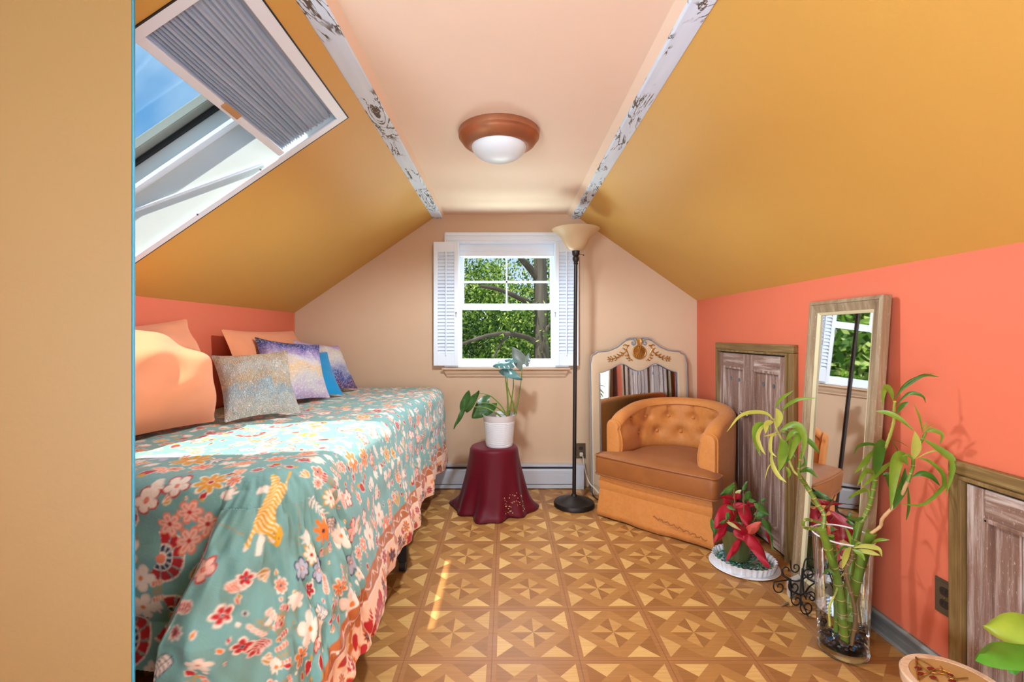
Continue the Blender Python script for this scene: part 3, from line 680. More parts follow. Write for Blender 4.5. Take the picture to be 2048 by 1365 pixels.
# ------------------------------------------------------------ floor lamp
c = Vector((px(1148, 3.066), 3.066, 0))
fl = thing('floor_lamp', 'dark bronze torchiere floor lamp with an amber glass bowl', 'floor lamp', c)
m = MB(); m.lathe([(0, 0), (.128, 0), (.133, .004), (.133, .022), (.128, .030), (.095, .036), (.080, .046), (.060, .050), (.045, .060), (.022, .066), (.014, .080), (0, .080)], c, 56); m.build('base', M['bronze'], fl)
m = MB(); lean = .012
pp = lambda z: c+Vector((lean*z/1.6, 0, z))
m.tube([pp(.07), pp(.5), pp(1.0), pp(1.6)], .0125, 16); m.build('pole', M['bronze'], fl)
m = MB(); m.lathe([(.012, 1.595), (.016, 1.60), (.013, 1.612), (.020, 1.625), (.022, 1.640), (.016, 1.650), (.024, 1.662), (.026, 1.690), (.018, 1.70), (0, 1.70)], c+Vector((lean, 0, 0)), 28); m.build('socket', M['bronze'], fl)
m = MB(); prof = [(.022, 1.685), (.040, 1.690), (.060, 1.705), (.078, 1.735), (.092, 1.765), (.118, 1.795), (.150, 1.815), (.158, 1.823), (.154, 1.825), (.116, 1.800), (.088, 1.768), (.074, 1.738), (.056, 1.71), (.022, 1.69)]
prof = [(r, 1.685+(z-1.685)*1.04) for r, z in prof]
m.lathe(prof, c+Vector((lean, 0, 0)), 56); m.build('glass_shade', M['shade'], fl)
m = MB(); a = c+Vector((lean+.014, -.01, 1.665)); m.tube([a, a+Vector((.03, -.01, -.008))], .002, 6); m.ball(a+Vector((.033, -.011, -.010)), .005, 8); m.build('switch_key', M['bronze'], fl)

# ------------------------------------------------------------ bed
DT = .75                                            # top of the spread
bd = thing('bed', 'narrow bed under the floral bedspread', 'bed', (-1.0, 2.2, 0))
def bed_slab(x1, y0, z0, z1, r, name, mat, bv):
    o = [(-1.54, 3.33), (-1.54, y0)]+[(x1-r+r*math.sin(a), y0+r-r*math.cos(a)) for a in [pi/2*k/12 for k in range(13)]]+[(x1, 3.33)]
    m = MB(); n = len(o); m.add([(x, y, z0) for x, y in o]+[(x, y, z1) for x, y in o], [tuple(range(n))[::-1], tuple(range(n, 2*n))]+[(i, (i+1) % n, (i+1) % n+n, i+n) for i in range(n)])
    return m.build(name, mat, bd, bevel=bv)
bed_slab(-.575, 1.25, .46, .715, .20, 'mattress', M['mattress'], .06)
bed_slab(-.57, 1.26, .36, .455, .18, 'box_base', M['mattress'], .01)
m = MB(); m.box((-1.53, 1.26, .30), (-.53, 1.30, .36)); m.box((-1.53, 3.28, .30), (-.53, 3.32, .36)); m.box((-1.53, 1.30, .30), (-1.49, 3.28, .36)); m.box((-.57, 1.30, .30), (-.53, 3.28, .36)); m.build('bed_frame', M['bedframe'], bd, bevel=.003)
for (x, y) in ((-.49, 2.22), (-.55, 1.28), (-.55, 3.30), (-1.51, 1.28), (-1.51, 3.30)):
    m = MB(); m.box((x-.02, y-.02, .05), (x+.02, y+.02, .36)); lg = m.build('leg', M['bedframe'], bd, bevel=.003)
    m = MB(); m.tube([(x-.015, y, .028), (x+.015, y, .028)], .028, 18); m.build('caster', M['black'], lg)

# --- print of the bedspread, drawn in cloth metres (u along the bed, v across, 0 = edge) ---
U0, U1, V0, V1, RES = -.90, 2.15, -1.10, .66, .002
gw, gh = int((U1-U0)/RES), int((V1-V0)/RES)
lin = lambda r, g, b: np.array(srgb(r, g, b)[:3])
TEAL = lin(112, 158, 152)
img = np.empty((gh, gw, 3)); img[:] = TEAL
def win(u, v, r):
    i0, i1 = max(0, int((u-r-U0)/RES)), min(gw, int((u+r-U0)/RES)+2); j0, j1 = max(0, int((v-r-V0)/RES)), min(gh, int((v+r-V0)/RES)+2)
    if i1 <= i0 or j1 <= j0: return None
    uu = U0+(np.arange(i0, i1)+.5)*RES-u; vv = V0+(np.arange(j0, j1)+.5)*RES-v
    A, B = np.meshgrid(uu, vv); return (slice(j0, j1), slice(i0, i1)), A, B
def put(w, mask, c):
    img[w][mask] = c
CRM, RED, ORG, CORAL, GOLD, NAVY, PLUM, PINK, LAV, DGR = lin(232, 214, 196), lin(178, 30, 34), lin(222, 120, 40), lin(226, 128, 96), lin(206, 150, 40), lin(40, 50, 80), lin(70, 40, 60), lin(235, 180, 160), lin(176, 178, 190), lin(96, 76, 42)
def flower(u, v, r, n, fill, rim, cen, rot=0, sharp=1., inner=None):
    q = win(u, v, r*1.15)
    if q is None: return
    w, A, B = q; rr = np.hypot(A, B); th = np.arctan2(B, A)+rot
    sh = r*(.42+.58*np.abs(np.cos(n*th/2))**sharp)
    put(w, rr < sh+.0035, rim); put(w, rr < sh-.0015, fill)
    if inner is not None: put(w, (rr < sh*.75) & (np.abs(np.cos(n*th/2)) > .93) & (rr > r*.2), inner)
    put(w, rr < r*.22, rim); put(w, rr < r*.17, cen)
def leaf(u, v, L, wd, ang, fill, rim=None, bend=0):
    q = win(u, v, L*1.1)
    if q is None: return
    w, A, B = q; x = A*math.cos(ang)+B*math.sin(ang); y = -A*math.sin(ang)+B*math.cos(ang)
    y = y-bend*np.sin(np.clip(x/L, 0, 1)*pi)*L; t = np.clip(x/L, 0, 1); hw = wd*np.sin(t**.75*pi)
    ok = (x > 0) & (x < L)
    if rim is not None: put(w, ok & (np.abs(y) < hw+.0025), rim)
    put(w, ok & (np.abs(y) < hw), fill)
def line(pts, wd, c):
    pts = np.array(pts)
    for a, b in zip(pts[:-1], pts[1:]):
        mid = (a+b)/2; L = np.hypot(*(b-a)); q = win(mid[0], mid[1], L/2+wd*2)
        if q is None: continue
        w, A, B = q; dx, dy = (b-a)/max(L, 1e-6); x = A*dx+B*dy; y = -A*dy+B*dx
        put(w, (np.abs(x) < L/2+wd/2) & (np.abs(y) < wd), c)
def curve(u, v, L, ang, k, n=14):
    p = [(u, v)]; a = ang
    for i in range(n): a += k*L/n; p.append((p[-1][0]+math.cos(a)*L/n, p[-1][1]+math.sin(a)*L/n))
    return p, a
def fan(u, v, r, ang):
    q = win(u, v, r*1.1); 
    if q is None: return
    w, A, B = q; rr = np.hypot(A, B); th = (np.arctan2(B, A)-ang+pi) % (2*pi)-pi
    ok = np.abs(th) < 2.1; seg = np.abs(((th+2.1)/(4.2/7)) % 1-.5)
    put(w, ok & (rr < r) & (rr > r*.18), CRM)
    put(w, ok & (rr < r*.93*(1-.15*seg**2)) & (rr > r*.52) & (seg < .42), RED)
    put(w, ok & (rr < r*.47) & (rr > r*.27) & (seg < .34), NAVY)
    put(w, ok & (rr < r*.95) & (rr > r*.25) & (seg > .43) & (seg < .5), TEAL*.9)
    put(w, rr < r*.2, CORAL)
def sprig(u, v, L, ang, k, c, lc, lw=.006, ll=.022, n=7, stem=.0014, rim=None):
    p, _ = curve(u, v, L, ang, k, n*2); line(p, stem, c)
    for i in range(1, len(p)-1, 2):
        a = math.atan2(p[i+1][1]-p[i][1], p[i+1][0]-p[i][0])
        for sgn in (-1, 1): leaf(p[i][0], p[i][1], ll, lw, a+sgn*.9, lc, rim)
    leaf(p[-1][0], p[-1][1], ll, lw, a, lc, rim)
def berries(u, v, L, ang, k, c, bc, n=8):
    p, _ = curve(u, v, L, ang, k, n); line(p, .0012, c)
    for i in range(1, len(p)):
        a = ang+pi/2*(1 if i % 2 else -1); x, y = p[i][0]+math.cos(a)*.012, p[i][1]+math.sin(a)*.012
        line([p[i], (x, y)], .001, c); leaf(x, y, .014, .0045, a, bc, CRM)
def poly(w, X, Y, pts_, c, extra=None):
    ins = np.zeros(X.shape, bool); n = len(pts_)
    for i in range(n):
        (x0, y0), (x1, y1) = pts_[i], pts_[(i+1) % n]
        if y0 == y1: continue
        cr = ((Y >= min(y0, y1)) & (Y < max(y0, y1))) & (X < x0+(Y-y0)*(x1-x0)/(y1-y0)); ins ^= cr
    if extra is not None: ins &= extra
    put(w, ins, c); return ins
def tiger(u, v, s):
    q = win(u, v, s*1.3)
    if q is None: return
    w, A, B = q; X = B/s*430+220; Y = -A/s*430+560; GO, WH = lin(214, 158, 26), lin(248, 228, 190)
    poly(w, X, Y, [(5, 485), (5, 435), (55, 395), (105, 395), (108, 452), (60, 450), (32, 490)], CRM)
    poly(w, X, Y, [(232, 735), (280, 735), (335, 860), (300, 880)], CRM)
    poly(w, X, Y, [(185, 850), (228, 850), (212, 890)], CRM)
    body = [(45, 300), (70, 278), (112, 288), (150, 330), (190, 325), (175, 240), (155, 170), (170, 155), (195, 225), (205, 300), (222, 345), (238, 420), (236, 540), (290, 615), (350, 622), (400, 665), (408, 730), (388, 768), (330, 765), (290, 722), (240, 742), (212, 748), (203, 765), (228, 852), (185, 858), (165, 725), (138, 650), (104, 560), (100, 450), (80, 360), (55, 335)]
    poly(w, X, Y, body, GO)
    t = Y-.55*np.abs(X-165)+.35*X; st = (np.abs((t/34+.25*np.sin(X/22)) % 1-.5) < .16) & (X < 330)
    poly(w, X, Y, body, WH, st & (Y > 285))
    put(w, np.hypot(X-342, Y-742) < 17, CRM); put(w, np.hypot(X-318, Y-690) < 7, lin(90, 60, 10)); put(w, np.hypot(X-372, Y-700) < 7, lin(90, 60, 10))
prg = random.Random(11)
pts = []
def free(u, v, r):
    for (a, b_, c_) in pts:
        if math.hypot(a-u, b_-v) < (r+c_)*.92: return False
    return True
def lay(n, r0, r1, fn, vmax=.41, umin=-.88):
    k = 0
    for _ in range(n*14):
        u, v, r = prg.uniform(umin, U1), prg.uniform(V0, vmax), prg.uniform(r0, r1)
        if free(u, v, r): pts.append((u, v, r)); fn(u, v, r); k += 1
        if k >= n: break
# the motifs that read in the photograph
tiger(-.085, .012, .128); pts.append((-.085, .012, .125))
for (u, v) in ((-.12, -.40), (-.23, -.27), (-.22, -.13), (-.385, -.25), (-.44, -.36), (-.36, -.50), (-.60, -.02)):
    fan(u, v, .062, pi/2+.2); pts.append((u, v, .062))
flower(.13, -.35, .058, 8, GOLD, CRM, CRM, .3, .8, ORG*1.0); pts.append((.13, -.35, .055))
flower(.17, -.47, .055, 7, LAV, lin(150, 160, 170), LAV, .1, .8); pts.append((.17, -.47, .05))
for (u, v) in ((.07, -.28), (.09, -.17), (.14, -.10), (.2, -.03)): flower(u, v, .030, 8, CORAL, CRM, RED, v*9, .7, ORG); pts.append((u, v, .03))
for (u, v) in ((-.085, -.32), (-.05, -.26)): flower(u, v, .032, 5, CRM, RED, CORAL, u*9, .45); pts.append((u, v, .03))
for (u, v) in ((-.22, -.365), (-.28, -.325), (-.355, -.32), (-.40, -.40)): flower(u, v, .034, 5, CRM, CRM*.85, ORG, v*9, .6); pts.append((u, v, .03))
for (u, v) in ((-.30, -.44), (-.29, -.20), (-.35, -.43)): leaf(u, v, .06, .013, 1.2, GOLD*.8, CRM, .1); leaf(u, v, .055, .012, .5, GOLD*.8, CRM, .1); leaf(u, v, .055, .012, 1.9, GOLD*.8, CRM, .1); pts.append((u, v, .03))
for (u, v) in ((-.12, -.21), (-.155, -.17), (-.15, -.26), (-.19, -.21)): flower(u, v, .030, 6, PINK, CORAL, RED, v*7, .5, CORAL); pts.append((u, v, .03))
for (u, v) in ((.06, .13), (-.10, .17)): flower(u, v, .026, 8, CRM, GOLD, RED, 0, .8); pts.append((u, v, .026))
flower(-.02, .17, .030, 8, ORG, ORG, PLUM, 0, .9); pts.append((-.02, .17, .03))
flower(-.06, .33, .028, 8, ORG, CRM, PLUM, 0, .9); pts.append((-.06, .33, .03))
sprig(.0, .075, .08, 1.4, 0, CRM, CRM, .003, .022, 6); pts.append((.0, .11, .035))
def f_white(u, v, r): flower(u, v, r, 5, CRM, CRM*.9, ORG, prg.random()*6, .6)
def f_orange(u, v, r):
    c = prg.choice([ORG, GOLD, CORAL]); flower(u, v, r, prg.choice([6, 7, 8]), c, CRM, prg.choice([PLUM, RED, CRM]), prg.random()*6, .8, prg.choice([ORG, None]))
def f_red(u, v, r): flower(u, v, r, prg.choice([5, 8]), prg.choice([RED, CORAL]), CRM, NAVY, prg.random()*6, .7)
def f_cherry(u, v, r): flower(u, v, r, 5, prg.choice([CRM, PINK]), RED, CORAL, prg.random()*6, .45)
def f_sprigw(u, v, r): sprig(u-r*.7, v-r*.3, r*1.7, prg.random()*6, prg.uniform(-8, 8), CRM, CRM, .0035, .020, 6)
def f_sprigr(u, v, r): sprig(u, v, r*1.5, prg.random()*6, prg.uniform(-8, 8), GOLD*.8, prg.choice([CORAL, RED, ORG]), .005, .020, 5, rim=CRM)
def f_navy(u, v, r): sprig(u, v, r*1.5, prg.random()*6, prg.uniform(-8, 8), NAVY, CRM, .0055, .022, 4, .002, rim=NAVY)
def f_leafg(u, v, r):
    a = prg.random()*6
    for da in (-.5, 0, .5): leaf(u, v, r*1.5, r*.22, a+da, prg.choice([GOLD, GOLD*.7, ORG]), CRM, .1)
def f_berry(u, v, r): berries(u-r*.5, v, r*2, prg.random()*6, prg.uniform(-6, 6), GOLD*.8, prg.choice([CORAL, RED, PINK]))
def f_dot(u, v, r): leaf(u, v, r*1.6, r*.5, prg.random()*6, prg.choice([NAVY, RED, ORG, CRM, GOLD, CORAL]), CRM)
def f_bud(u, v, r): leaf(u, v, r*1.7, r*.55, prg.random()*6, RED, CRM); leaf(u, v, r, r*.25, prg.random()*6, GOLD)
def f_fan(u, v, r): fan(u, v, r, prg.random()*6)
def f_vine(u, v, r):
    p, _ = curve(u-r, v, r*2.4, prg.random()*6, prg.uniform(-14, 14)); line(p, .0014, GOLD*.8)
def f_vine_late(u, v, r):
    p, _ = curve(u-r, v, r*2.2, prg.random()*6, prg.uniform(-16, 16))
    for a, b in zip(p[:-1], p[1:]):          # only over the plain ground
        i, j = int((a[0]-U0)/RES), int((a[1]-V0)/RES)
        if 0 <= i < gw and 0 <= j < gh and np.abs(img[j, i]-TEAL).sum() < .02: line([a, b], .0011, prg_c)
prg_c = GOLD*.75
def f_lav(u, v, r):
    flower(u, v, r, 6, LAV, NAVY, PINK, prg.random()*6, .5)
lay(8, .05, .06, f_fan, .2); lay(26, .036, .05, f_white); lay(26, .03, .042, f_orange); lay(24, .028, .036, f_cherry); lay(14, .036, .045, f_leafg)
lay(30, .03, .045, f_sprigw); lay(30, .03, .045, f_sprigr); lay(22, .03, .045, f_navy); lay(12, .026, .036, f_lav)
lay(70, .02, .03, f_orange); lay(60, .018, .026, f_red); lay(60, .018, .028, f_cherry); lay(60, .02, .03, f_berry); lay(60, .02, .028, f_bud)
lay(110, .016, .022, f_white); lay(60, .018, .026, f_sprigr); lay(60, .016, .024, f_navy); lay(60, .014, .02, f_leafg); lay(120, .012, .018, f_red); lay(160, .010, .016, f_bud); lay(160, .012, .02, f_sprigw); lay(120, .010, .016, f_berry); lay(700, .0045, .010, f_dot)
for _ in range(60): f_vine_late(prg.uniform(-.85, U1), prg.uniform(-.9, .38), .05)
# border: rust band with cream scrolls, then a pink band with its own flowers
VB1, VB2 = .420, .475
jv = lambda v: max(0, min(gh, int((v-V0)/RES)))
RUST, PBAND = lin(176, 96, 44), lin(232, 190, 158)
img[jv(VB1):jv(VB2)] = RUST; img[jv(VB2):] = PBAND; img[jv(VB2)-1:jv(VB2)+1] = CRM
p = [(U0+i*.01, VB1+.027+.012*math.sin(i*.01*60)) for i in range(int((U1-U0)/.01))]; line(p, .0014, CRM)
for i in range(3, len(p), 5): leaf(p[i][0], p[i][1], .020, .0055, (1 if i % 2 else -1)*1.1, prg.choice([CRM, LAV, PINK]), None)
u = U0
while u < U1:
    v = VB2+prg.uniform(.02, .10); k = prg.random()
    if k < .35: flower(u, v, prg.uniform(.018, .03), prg.choice([6, 8]), prg.choice([ORG*.8, RED, PLUM]), prg.choice([CRM, ORG]), NAVY, k*9, .8)
    elif k < .7: leaf(u, v, .05, .014, prg.random()*6, prg.choice([ORG*.8, RUST, RED]), prg.choice([GOLD, RED]), .1)
    else: sprig(u, v, .05, prg.random()*6, 4, RED*.8, prg.choice([RED, ORG]), .004, .014, 4)
    u += .017
# --- surface of the spread ---
us = np.concatenate([np.linspace(-.85, -.555, 75), np.linspace(-.55, .35, 440), np.linspace(.3535, .95, 160), np.linspace(.9545, 2.09, 190)])
vs_ = np.concatenate([np.linspace(-1.035, -.60, 90), np.linspace(-.5975, .585, 520)])
for _ax in (0, 1): img = (np.roll(img, 1, _ax)+2*img+np.roll(img, -1, _ax))/4
UU, VV = np.meshgrid(us, vs_, indexing='ij')
RR = .075
def roll(a):
    a = np.maximum(a, 0); q = RR*pi/2
    out = np.where(a < q, RR*np.sin(a/RR), RR); dz = np.where(a < q, -RR*(1-np.cos(a/RR)), -RR-(a-q)); return out, dz
X0c, D0c = -.450-RR, 1.20+RR
back = np.clip((2.09-UU)/.10, 0, 1)
def noise2(a, b, s=0):
    return (np.sin(a*3.1+b*1.7+s)+np.sin(a*1.3-b*2.9+1.7*s+1)+np.sin(a*5.3+b*4.1+2.3*s+2)*.5+np.sin(-a*7.9+b*2.2+s*.7)*.35)/2.85
top_z = DT+.004*noise2(UU*4, VV*5)+.003*noise2(UU*11, VV*13, 3)-.02*np.clip((-VV-.75)/.3, 0, 1)**2
Xs = np.empty_like(UU); Ys = np.empty_like(UU); Zs = np.empty_like(UU)
CR = .14                                            # the spread turns the corner in a wide curve
A_, B_ = np.maximum(VV+CR, 0), np.maximum(-UU+CR, 0)
# control curve of the corner folds: sideways push per metre of fall
kd = np.radians([0, 15, 30, 42, 55, 64, 71, 77, 82, 86, 88.5, 90])
ex = np.array([.10, .13, .11, .08, .05, .0, -.09, -.20, -.25, -.15, -.05, .0])
ey = np.array([.0, -.06, -.24, -.24, -.40, -.66, -.84, -.78, -.50, -.22, -.08, -.03])
def smooth_interp(x, xp, fp):
    i = np.clip(np.searchsorted(xp, x)-1, 0, len(xp)-2); t = (x-xp[i])/(xp[i+1]-xp[i]); t = t*t*(3-2*t)*.6+t*.4
    return fp[i]*(1-t)+fp[i+1]*t
hyp = np.hypot(A_, B_); rad = np.maximum(hyp-CR, 0); phi = np.arctan2(B_, A_+1e-9); phi = np.where(hyp < 1e-6, 0, phi)
out, dz = roll(rad); fall = np.maximum(rad-RR*pi/2*.6, 0); cw_ = np.clip((CR-UU)/.16, 0, 1)*(VV > -CR); fall = fall-cw_*.90*np.maximum(fall-.33, 0)
cx_, cy_ = np.cos(phi), np.sin(phi)
EX, EY = smooth_interp(phi, kd, ex), smooth_interp(phi, kd, ey)
inner_side = (VV > -CR) & (UU >= CR); uq = np.maximum(UU-CR, 0)
rip = (.022*np.sin(uq*11+1.2*np.sin(uq*5))+.010*np.sin(uq*29+VV*3)+.004*np.sin(uq*61+VV*12))*np.clip(uq/.12, 0, 1)*(.45+.55*np.clip(uq/.8, 0, 1))
EX = np.where(inner_side, .10-.085*np.clip(uq/.45, 0, 1)+rip*1.9, EX); EY = np.where(inner_side, .03*np.cos(uq*11)*np.clip(uq/.1, 0, 1), EY)
wr = .017*noise2(np.degrees(phi)*.16, rad*14, 2)*np.clip(rad/.2, 0, 1)*np.where(inner_side, .35, 1)
shr = 1/np.sqrt(1+.75*(EX**2+EY**2))
reach = np.minimum(hyp, CR)
Xs = X0c-CR+np.minimum(VV+CR, 0)+(reach+out)*cx_+EX*fall*shr+wr*cx_
Ys = D0c+CR+np.maximum(UU-CR, 0)-(reach+out)*cy_+EY*fall*shr-wr*cy_
Zs = top_z+dz*np.where(rad < RR*pi/2, 1, shr)
sh = -.075*np.clip((3.0-Ys)/.75, 0, 1)*np.clip((VV+.9)/.5, 0, 1)
Xs = Xs+sh*(1-np.clip(fall/.46, 0, 1)*np.where(phi < .9, 1, np.clip((1.3-phi)/.4, 0, 1)))
# near end drop, tucked in two soft horizontal creases
end = (VV <= -CR) & (UU < 0); eb = np.maximum(-UU, 0)
Ys = np.where(end, Ys-(.020*np.sin(np.clip(eb/.20, 0, 1)*pi)+.026*np.sin(np.clip((eb-.20)/.20, 0, 1)*pi)+.02*np.sin(np.clip((eb-.40)/.2, 0, 1)*pi)+.004*noise2(VV*9, UU*16, 1))*np.clip((-VV-CR)/.08, 0, 1), Ys)
# folds on the top by the corner, drawn in diagonal lines
Zs = Zs+np.where(UU > -.1, .004*np.exp(-((UU*.8-VV*.5-.12)/.02)**2)*np.clip((VV+.5)/.2, 0, 1)*np.clip(-VV/.1, 0, 1), 0)
# floor
low = np.maximum(.010+.006*noise2(UU*30, VV*30)-Zs, 0); Zs = Zs+low
Xs = Xs+low*cx_*.7; Ys = Ys-low*cy_*.7
Xs = np.maximum(Xs, XL+.012+0*Xs); Ys = np.minimum(Ys, 3.365)
nu, nvv = UU.shape
keep_u = UU[:-1, :-1]; keep_v = VV[:-1, :-1]
hem = np.where(keep_v < -CR, -.50+.02*np.sin(keep_v*9), -.50-.34*np.clip((keep_v+CR)/.04, 0, 1))
idx = np.arange(nu*nvv).reshape(nu, nvv)
F = np.stack([idx[:-1, :-1], idx[1:, :-1], idx[1:, 1:], idx[:-1, 1:]], -1)[keep_u > hem]
used = np.zeros(nu*nvv, bool); used[F.ravel()] = True; remap = np.cumsum(used)-1; F = remap[F]
co = np.stack([Xs.ravel(), Ys.ravel(), Zs.ravel()], 1)[used]
ui = np.clip(((UU-U0)/RES).astype(int), 0, gw-1); vi = np.clip(((VV-V0)/RES).astype(int), 0, gh-1)
colr = img[vi, ui].reshape(-1, 3)[used]
me = bpy.data.meshes.new('bedspread')
me.vertices.add(len(co)); me.vertices.foreach_set('co', co.ravel())
me.loops.add(F.size); me.loops.foreach_set('vertex_index', F.ravel().astype(np.int32))
me.polygons.add(len(F)); me.polygons.foreach_set('loop_start', (np.arange(len(F))*4).astype(np.int32))
me.polygons.foreach_set('loop_total', np.full(len(F), 4, np.int32)); me.update(calc_edges=True); me.validate()
ca_ = me.color_attributes.new('print', 'FLOAT_COLOR', 'POINT')
ca_.data.foreach_set('color', np.concatenate([colr, np.ones((len(colr), 1))], 1).astype(np.float32).ravel())
me.polygons.foreach_set('use_smooth', np.ones(len(F), bool))
k = N('printed cotton bedspread'); at = k.n('ShaderNodeAttribute'); at.attribute_name = 'print'
b_ = k.bsdf(at.outputs['Color'], .72, bump=k.noise(k.pos(), 28, 4, .6, .6), bstr=.28, bdist=.010, spec=.35, Sheen_Weight=.2)
me.materials.append(k.m)
bs = bpy.data.objects.new('bedspread', me); COL.objects.link(bs)
tag(bs, 'teal bedspread printed with flowers and a tiger, with a rust and pink border', 'bedspread')

# ------------------------------------------------------------ pillows
def pillow(label, mat, TL, TR, BR_, BL_, th, pinch=.06, group=None, seed=0, name='pillow', n=26, skew=0):
    TL, TR, BR_, BL_ = map(Vector, (TL, TR, BR_, BL_)); nrm = ((TR-BL_).cross(TL-BR_)).normalized()
    if nrm.x+(-nrm.y) < 0: nrm = -nrm
    ctr = (TL+TR+BR_+BL_)/4; rr_ = random.Random(seed); ph = [rr_.uniform(0, 6) for _ in range(6)]
    def f(side):
        def g(s, t):
            p = BL_.lerp(BR_, s).lerp(TL.lerp(TR, s), t)
            a, b = 2*s-1, 2*t-1
            e = pinch*(1-b*b)*abs(a)**3*(-1 if a > 0 else 1); e2 = pinch*(1-a*a)*abs(b)**3*(-1 if b > 0 else 1)
            p = p+(BR_-BL_)*e+(TL-BL_)*e2
            k = max(0, (1-abs(a)**2.4))**.62*max(0, (1-abs(b)**2.2))**.68
            w = .10*math.sin(a*3+b*4+ph[0])+.07*math.sin(a*7-b*5+ph[1])+.04*math.sin(b*11+ph[2]+a*2)
            return p+nrm*side*th/2*k*(1+w)*(1-skew*b)*(1 if side > 0 else .5)
        return g
    m = MB(); m.grid(f(1), n, n); m.grid(f(-1), n, n)
    o = m.build(name, mat, loc=ctr, merge=False, sub=1)
    return tag(o, label, 'pillow', group)
Zb = DT+.012
pillow('large peach pillow leaning on the coral wall, nearest and catching the sun', M['peach'], (-1.535, 1.44, 1.13), (-1.49, 2.17, 1.205), (-1.23, 1.97, Zb), (-1.36, 1.30, Zb), .38, .035, seed=3, skew=.45)
pillow('peach pillow lying against the coral wall at the far end of the bed', M['peach'], (-1.505, 2.45, 1.16), (-1.50, 3.28, 1.16), (-1.36, 3.34, Zb+.02), (-1.33, 2.36, Zb+.02), .16, .03, seed=5)
pillow('silver and gold brocade cushion beside the large peach pillow', M['silver'], (-1.375, 2.16, 1.035), (-1.11, 2.36, 1.055), (-.955, 2.17, Zb), (-1.17, 1.93, Zb), .13, .05, seed=8)
pillow('square cushion with a dark blue and orange watercolour print, right behind the brocade one', M['art1'], (-1.42, 2.62, 1.12), (-1.165, 2.90, 1.07), (-1.02, 2.70, Zb), (-1.21, 2.32, Zb), .13, .05, seed=11)
pillow('plain bright blue cushion squeezed between two printed cushions', M['bluecloth'], (-1.36, 2.83, 1.05), (-1.165, 3.03, 1.02), (-.99, 2.83, Zb), (-1.16, 2.62, Zb), .07, .05, seed=13)
pillow('violet watercolour print cushion farthest along the bed', M['art2'], (-1.37, 2.98, 1.10), (-1.175, 3.27, 1.055), (-1.005, 3.16, Zb), (-1.16, 2.78, Zb), .12, .05, seed=17)

# ------------------------------------------------------------ stool with burgundy cloth
sc_ = (px(988, 3.06), 3.06, 0)
m = MB(); m.lathe([(0, .0), (.10, .0), (.11, .02), (.125, .36), (.135, .375), (.135, .39), (0, .39)], sc_, 40)
tag(m.build('stool', M['black'], loc=sc_), 'small round stool hidden under the burgundy cloth', 'stool')
def cl_r(a, r, z):
    t = 1-z/.40
    fold = .030*math.sin(7*a+.6)+.022*math.sin(11*a+2+2*t)+.020*math.sin(4*a+1)
    sq = .055*(abs(math.cos(2*(a+.25)))**4)
    low = max(0, (t-.80)/.2)
    return r+t*t*(fold*.55)+low**1.5*(sq*.9+.010*math.sin(13*a+1))
prof = [(0.001, .402), (.05, .402), (.10, .402), (.135, .401), (.148, .396), (.156, .384)]
for i in range(1, 25):
    t = i/24; prof.append((.157+.085*t**1.3+(.012 if i == 24 else 0), .384*(1-t)+.006))
m = MB(); m.lathe(prof, sc_, 160, cl_r)
def wob(v):
    return v
cc = m.build('stool_cover', M['burgundy'], loc=sc_, solid=.002); tag(cc, 'burgundy satin cloth draped over the stool, with a beaded patch at the hem', 'cloth')
m = MB()
for i in range(46):
    a = -pi/2+random.uniform(.30, 1.0); z = random.uniform(.02, .14); r = .157+.085*((1-z/.384)**1.3); r = cl_r(a, r, z)+.003
    m.ball((sc_[0]+r*math.cos(a), sc_[1]+r*math.sin(a), z), random.choice((.002, .003, .004)), 6)
so = m.build('beading', plain('pale gold beads', (.75, .55, .28), .3, .4), cc); so['kind'] = 'stuff'; so['label'] = 'gold beads sewn near the hem'

# ------------------------------------------------------------ leaves by image position
def ribbon(m, path, wmax, nrm, n=14, prof=None, cup=.25, peak=.45):
    """long leaf blade along a path; width profile peaks at `peak`"""
    sp = spline(path, n); vs = []
    for i, p in enumerate(sp):
        t = i/n; w = wmax*(math.sin(pi*min(1, t/peak)/2) if t < peak else math.cos(pi/2*(t-peak)/(1-peak)))**.8/2 if prof is None else wmax*prof(t)/2
        w = max(w, wmax*.03)
        tg = (sp[min(i+1, n)]-sp[max(i-1, 0)]).normalized(); sd = tg.cross(nrm).normalized(); up = sd.cross(tg)
        vs += [p-sd*w+up*w*cup, p-sd*w*.5+up*w*cup*.3, p, p+sd*w*.5+up*w*cup*.3, p+sd*w+up*w*cup]
    m.add(vs, [(i*5+j, i*5+j+1, (i+1)*5+j+1, (i+1)*5+j) for i in range(n) for j in range(4)])
TOCAM = Vector((0, -1, .12)).normalized()
def broad(m, base, tip, width, nrm, n=18, heart=.35, slits=0, curl=.12, droop=.0):
    base, tip = Vector(base), Vector(tip); ax = tip-base; L = ax.length; ax.normalize(); sd = ax.cross(nrm).normalized(); up = sd.cross(ax)
    rows = []
    for i in range(n+1):
        t = i/n; w = math.sin(pi*min(1, (t*.93+.07))**.72)**.75*width/2 if t < 1 else 0
        row = []
        for j in range(-6, 7):
            s = j/6; ww = w
            if slits and abs(s) > .45 and (i % 4 == 0) and 2 < i < n-2: ww = w*(1-.25*slits)
            back = -heart*L*.35*abs(s)**1.3*(1-t)
            p = base+ax*(t*L+back)+sd*s*ww+up*(curl*L*(-(s*s))*.8+droop*L*(-(t*t)))+up*.02*L*math.sin(t*9+s*3)
            row.append(p)
        rows.append(row)
    vs = [p for r in rows for p in r]; fs = []
    for i in range(n):
        for j in range(12):
            if slits and (i % 4 == 1) and 3 < i < n-3 and (j < 3 or j > 8): continue
            fs.append((i*13+j, i*13+j+1, (i+1)*13+j+1, (i+1)*13+j))
    m.add(vs, fs)

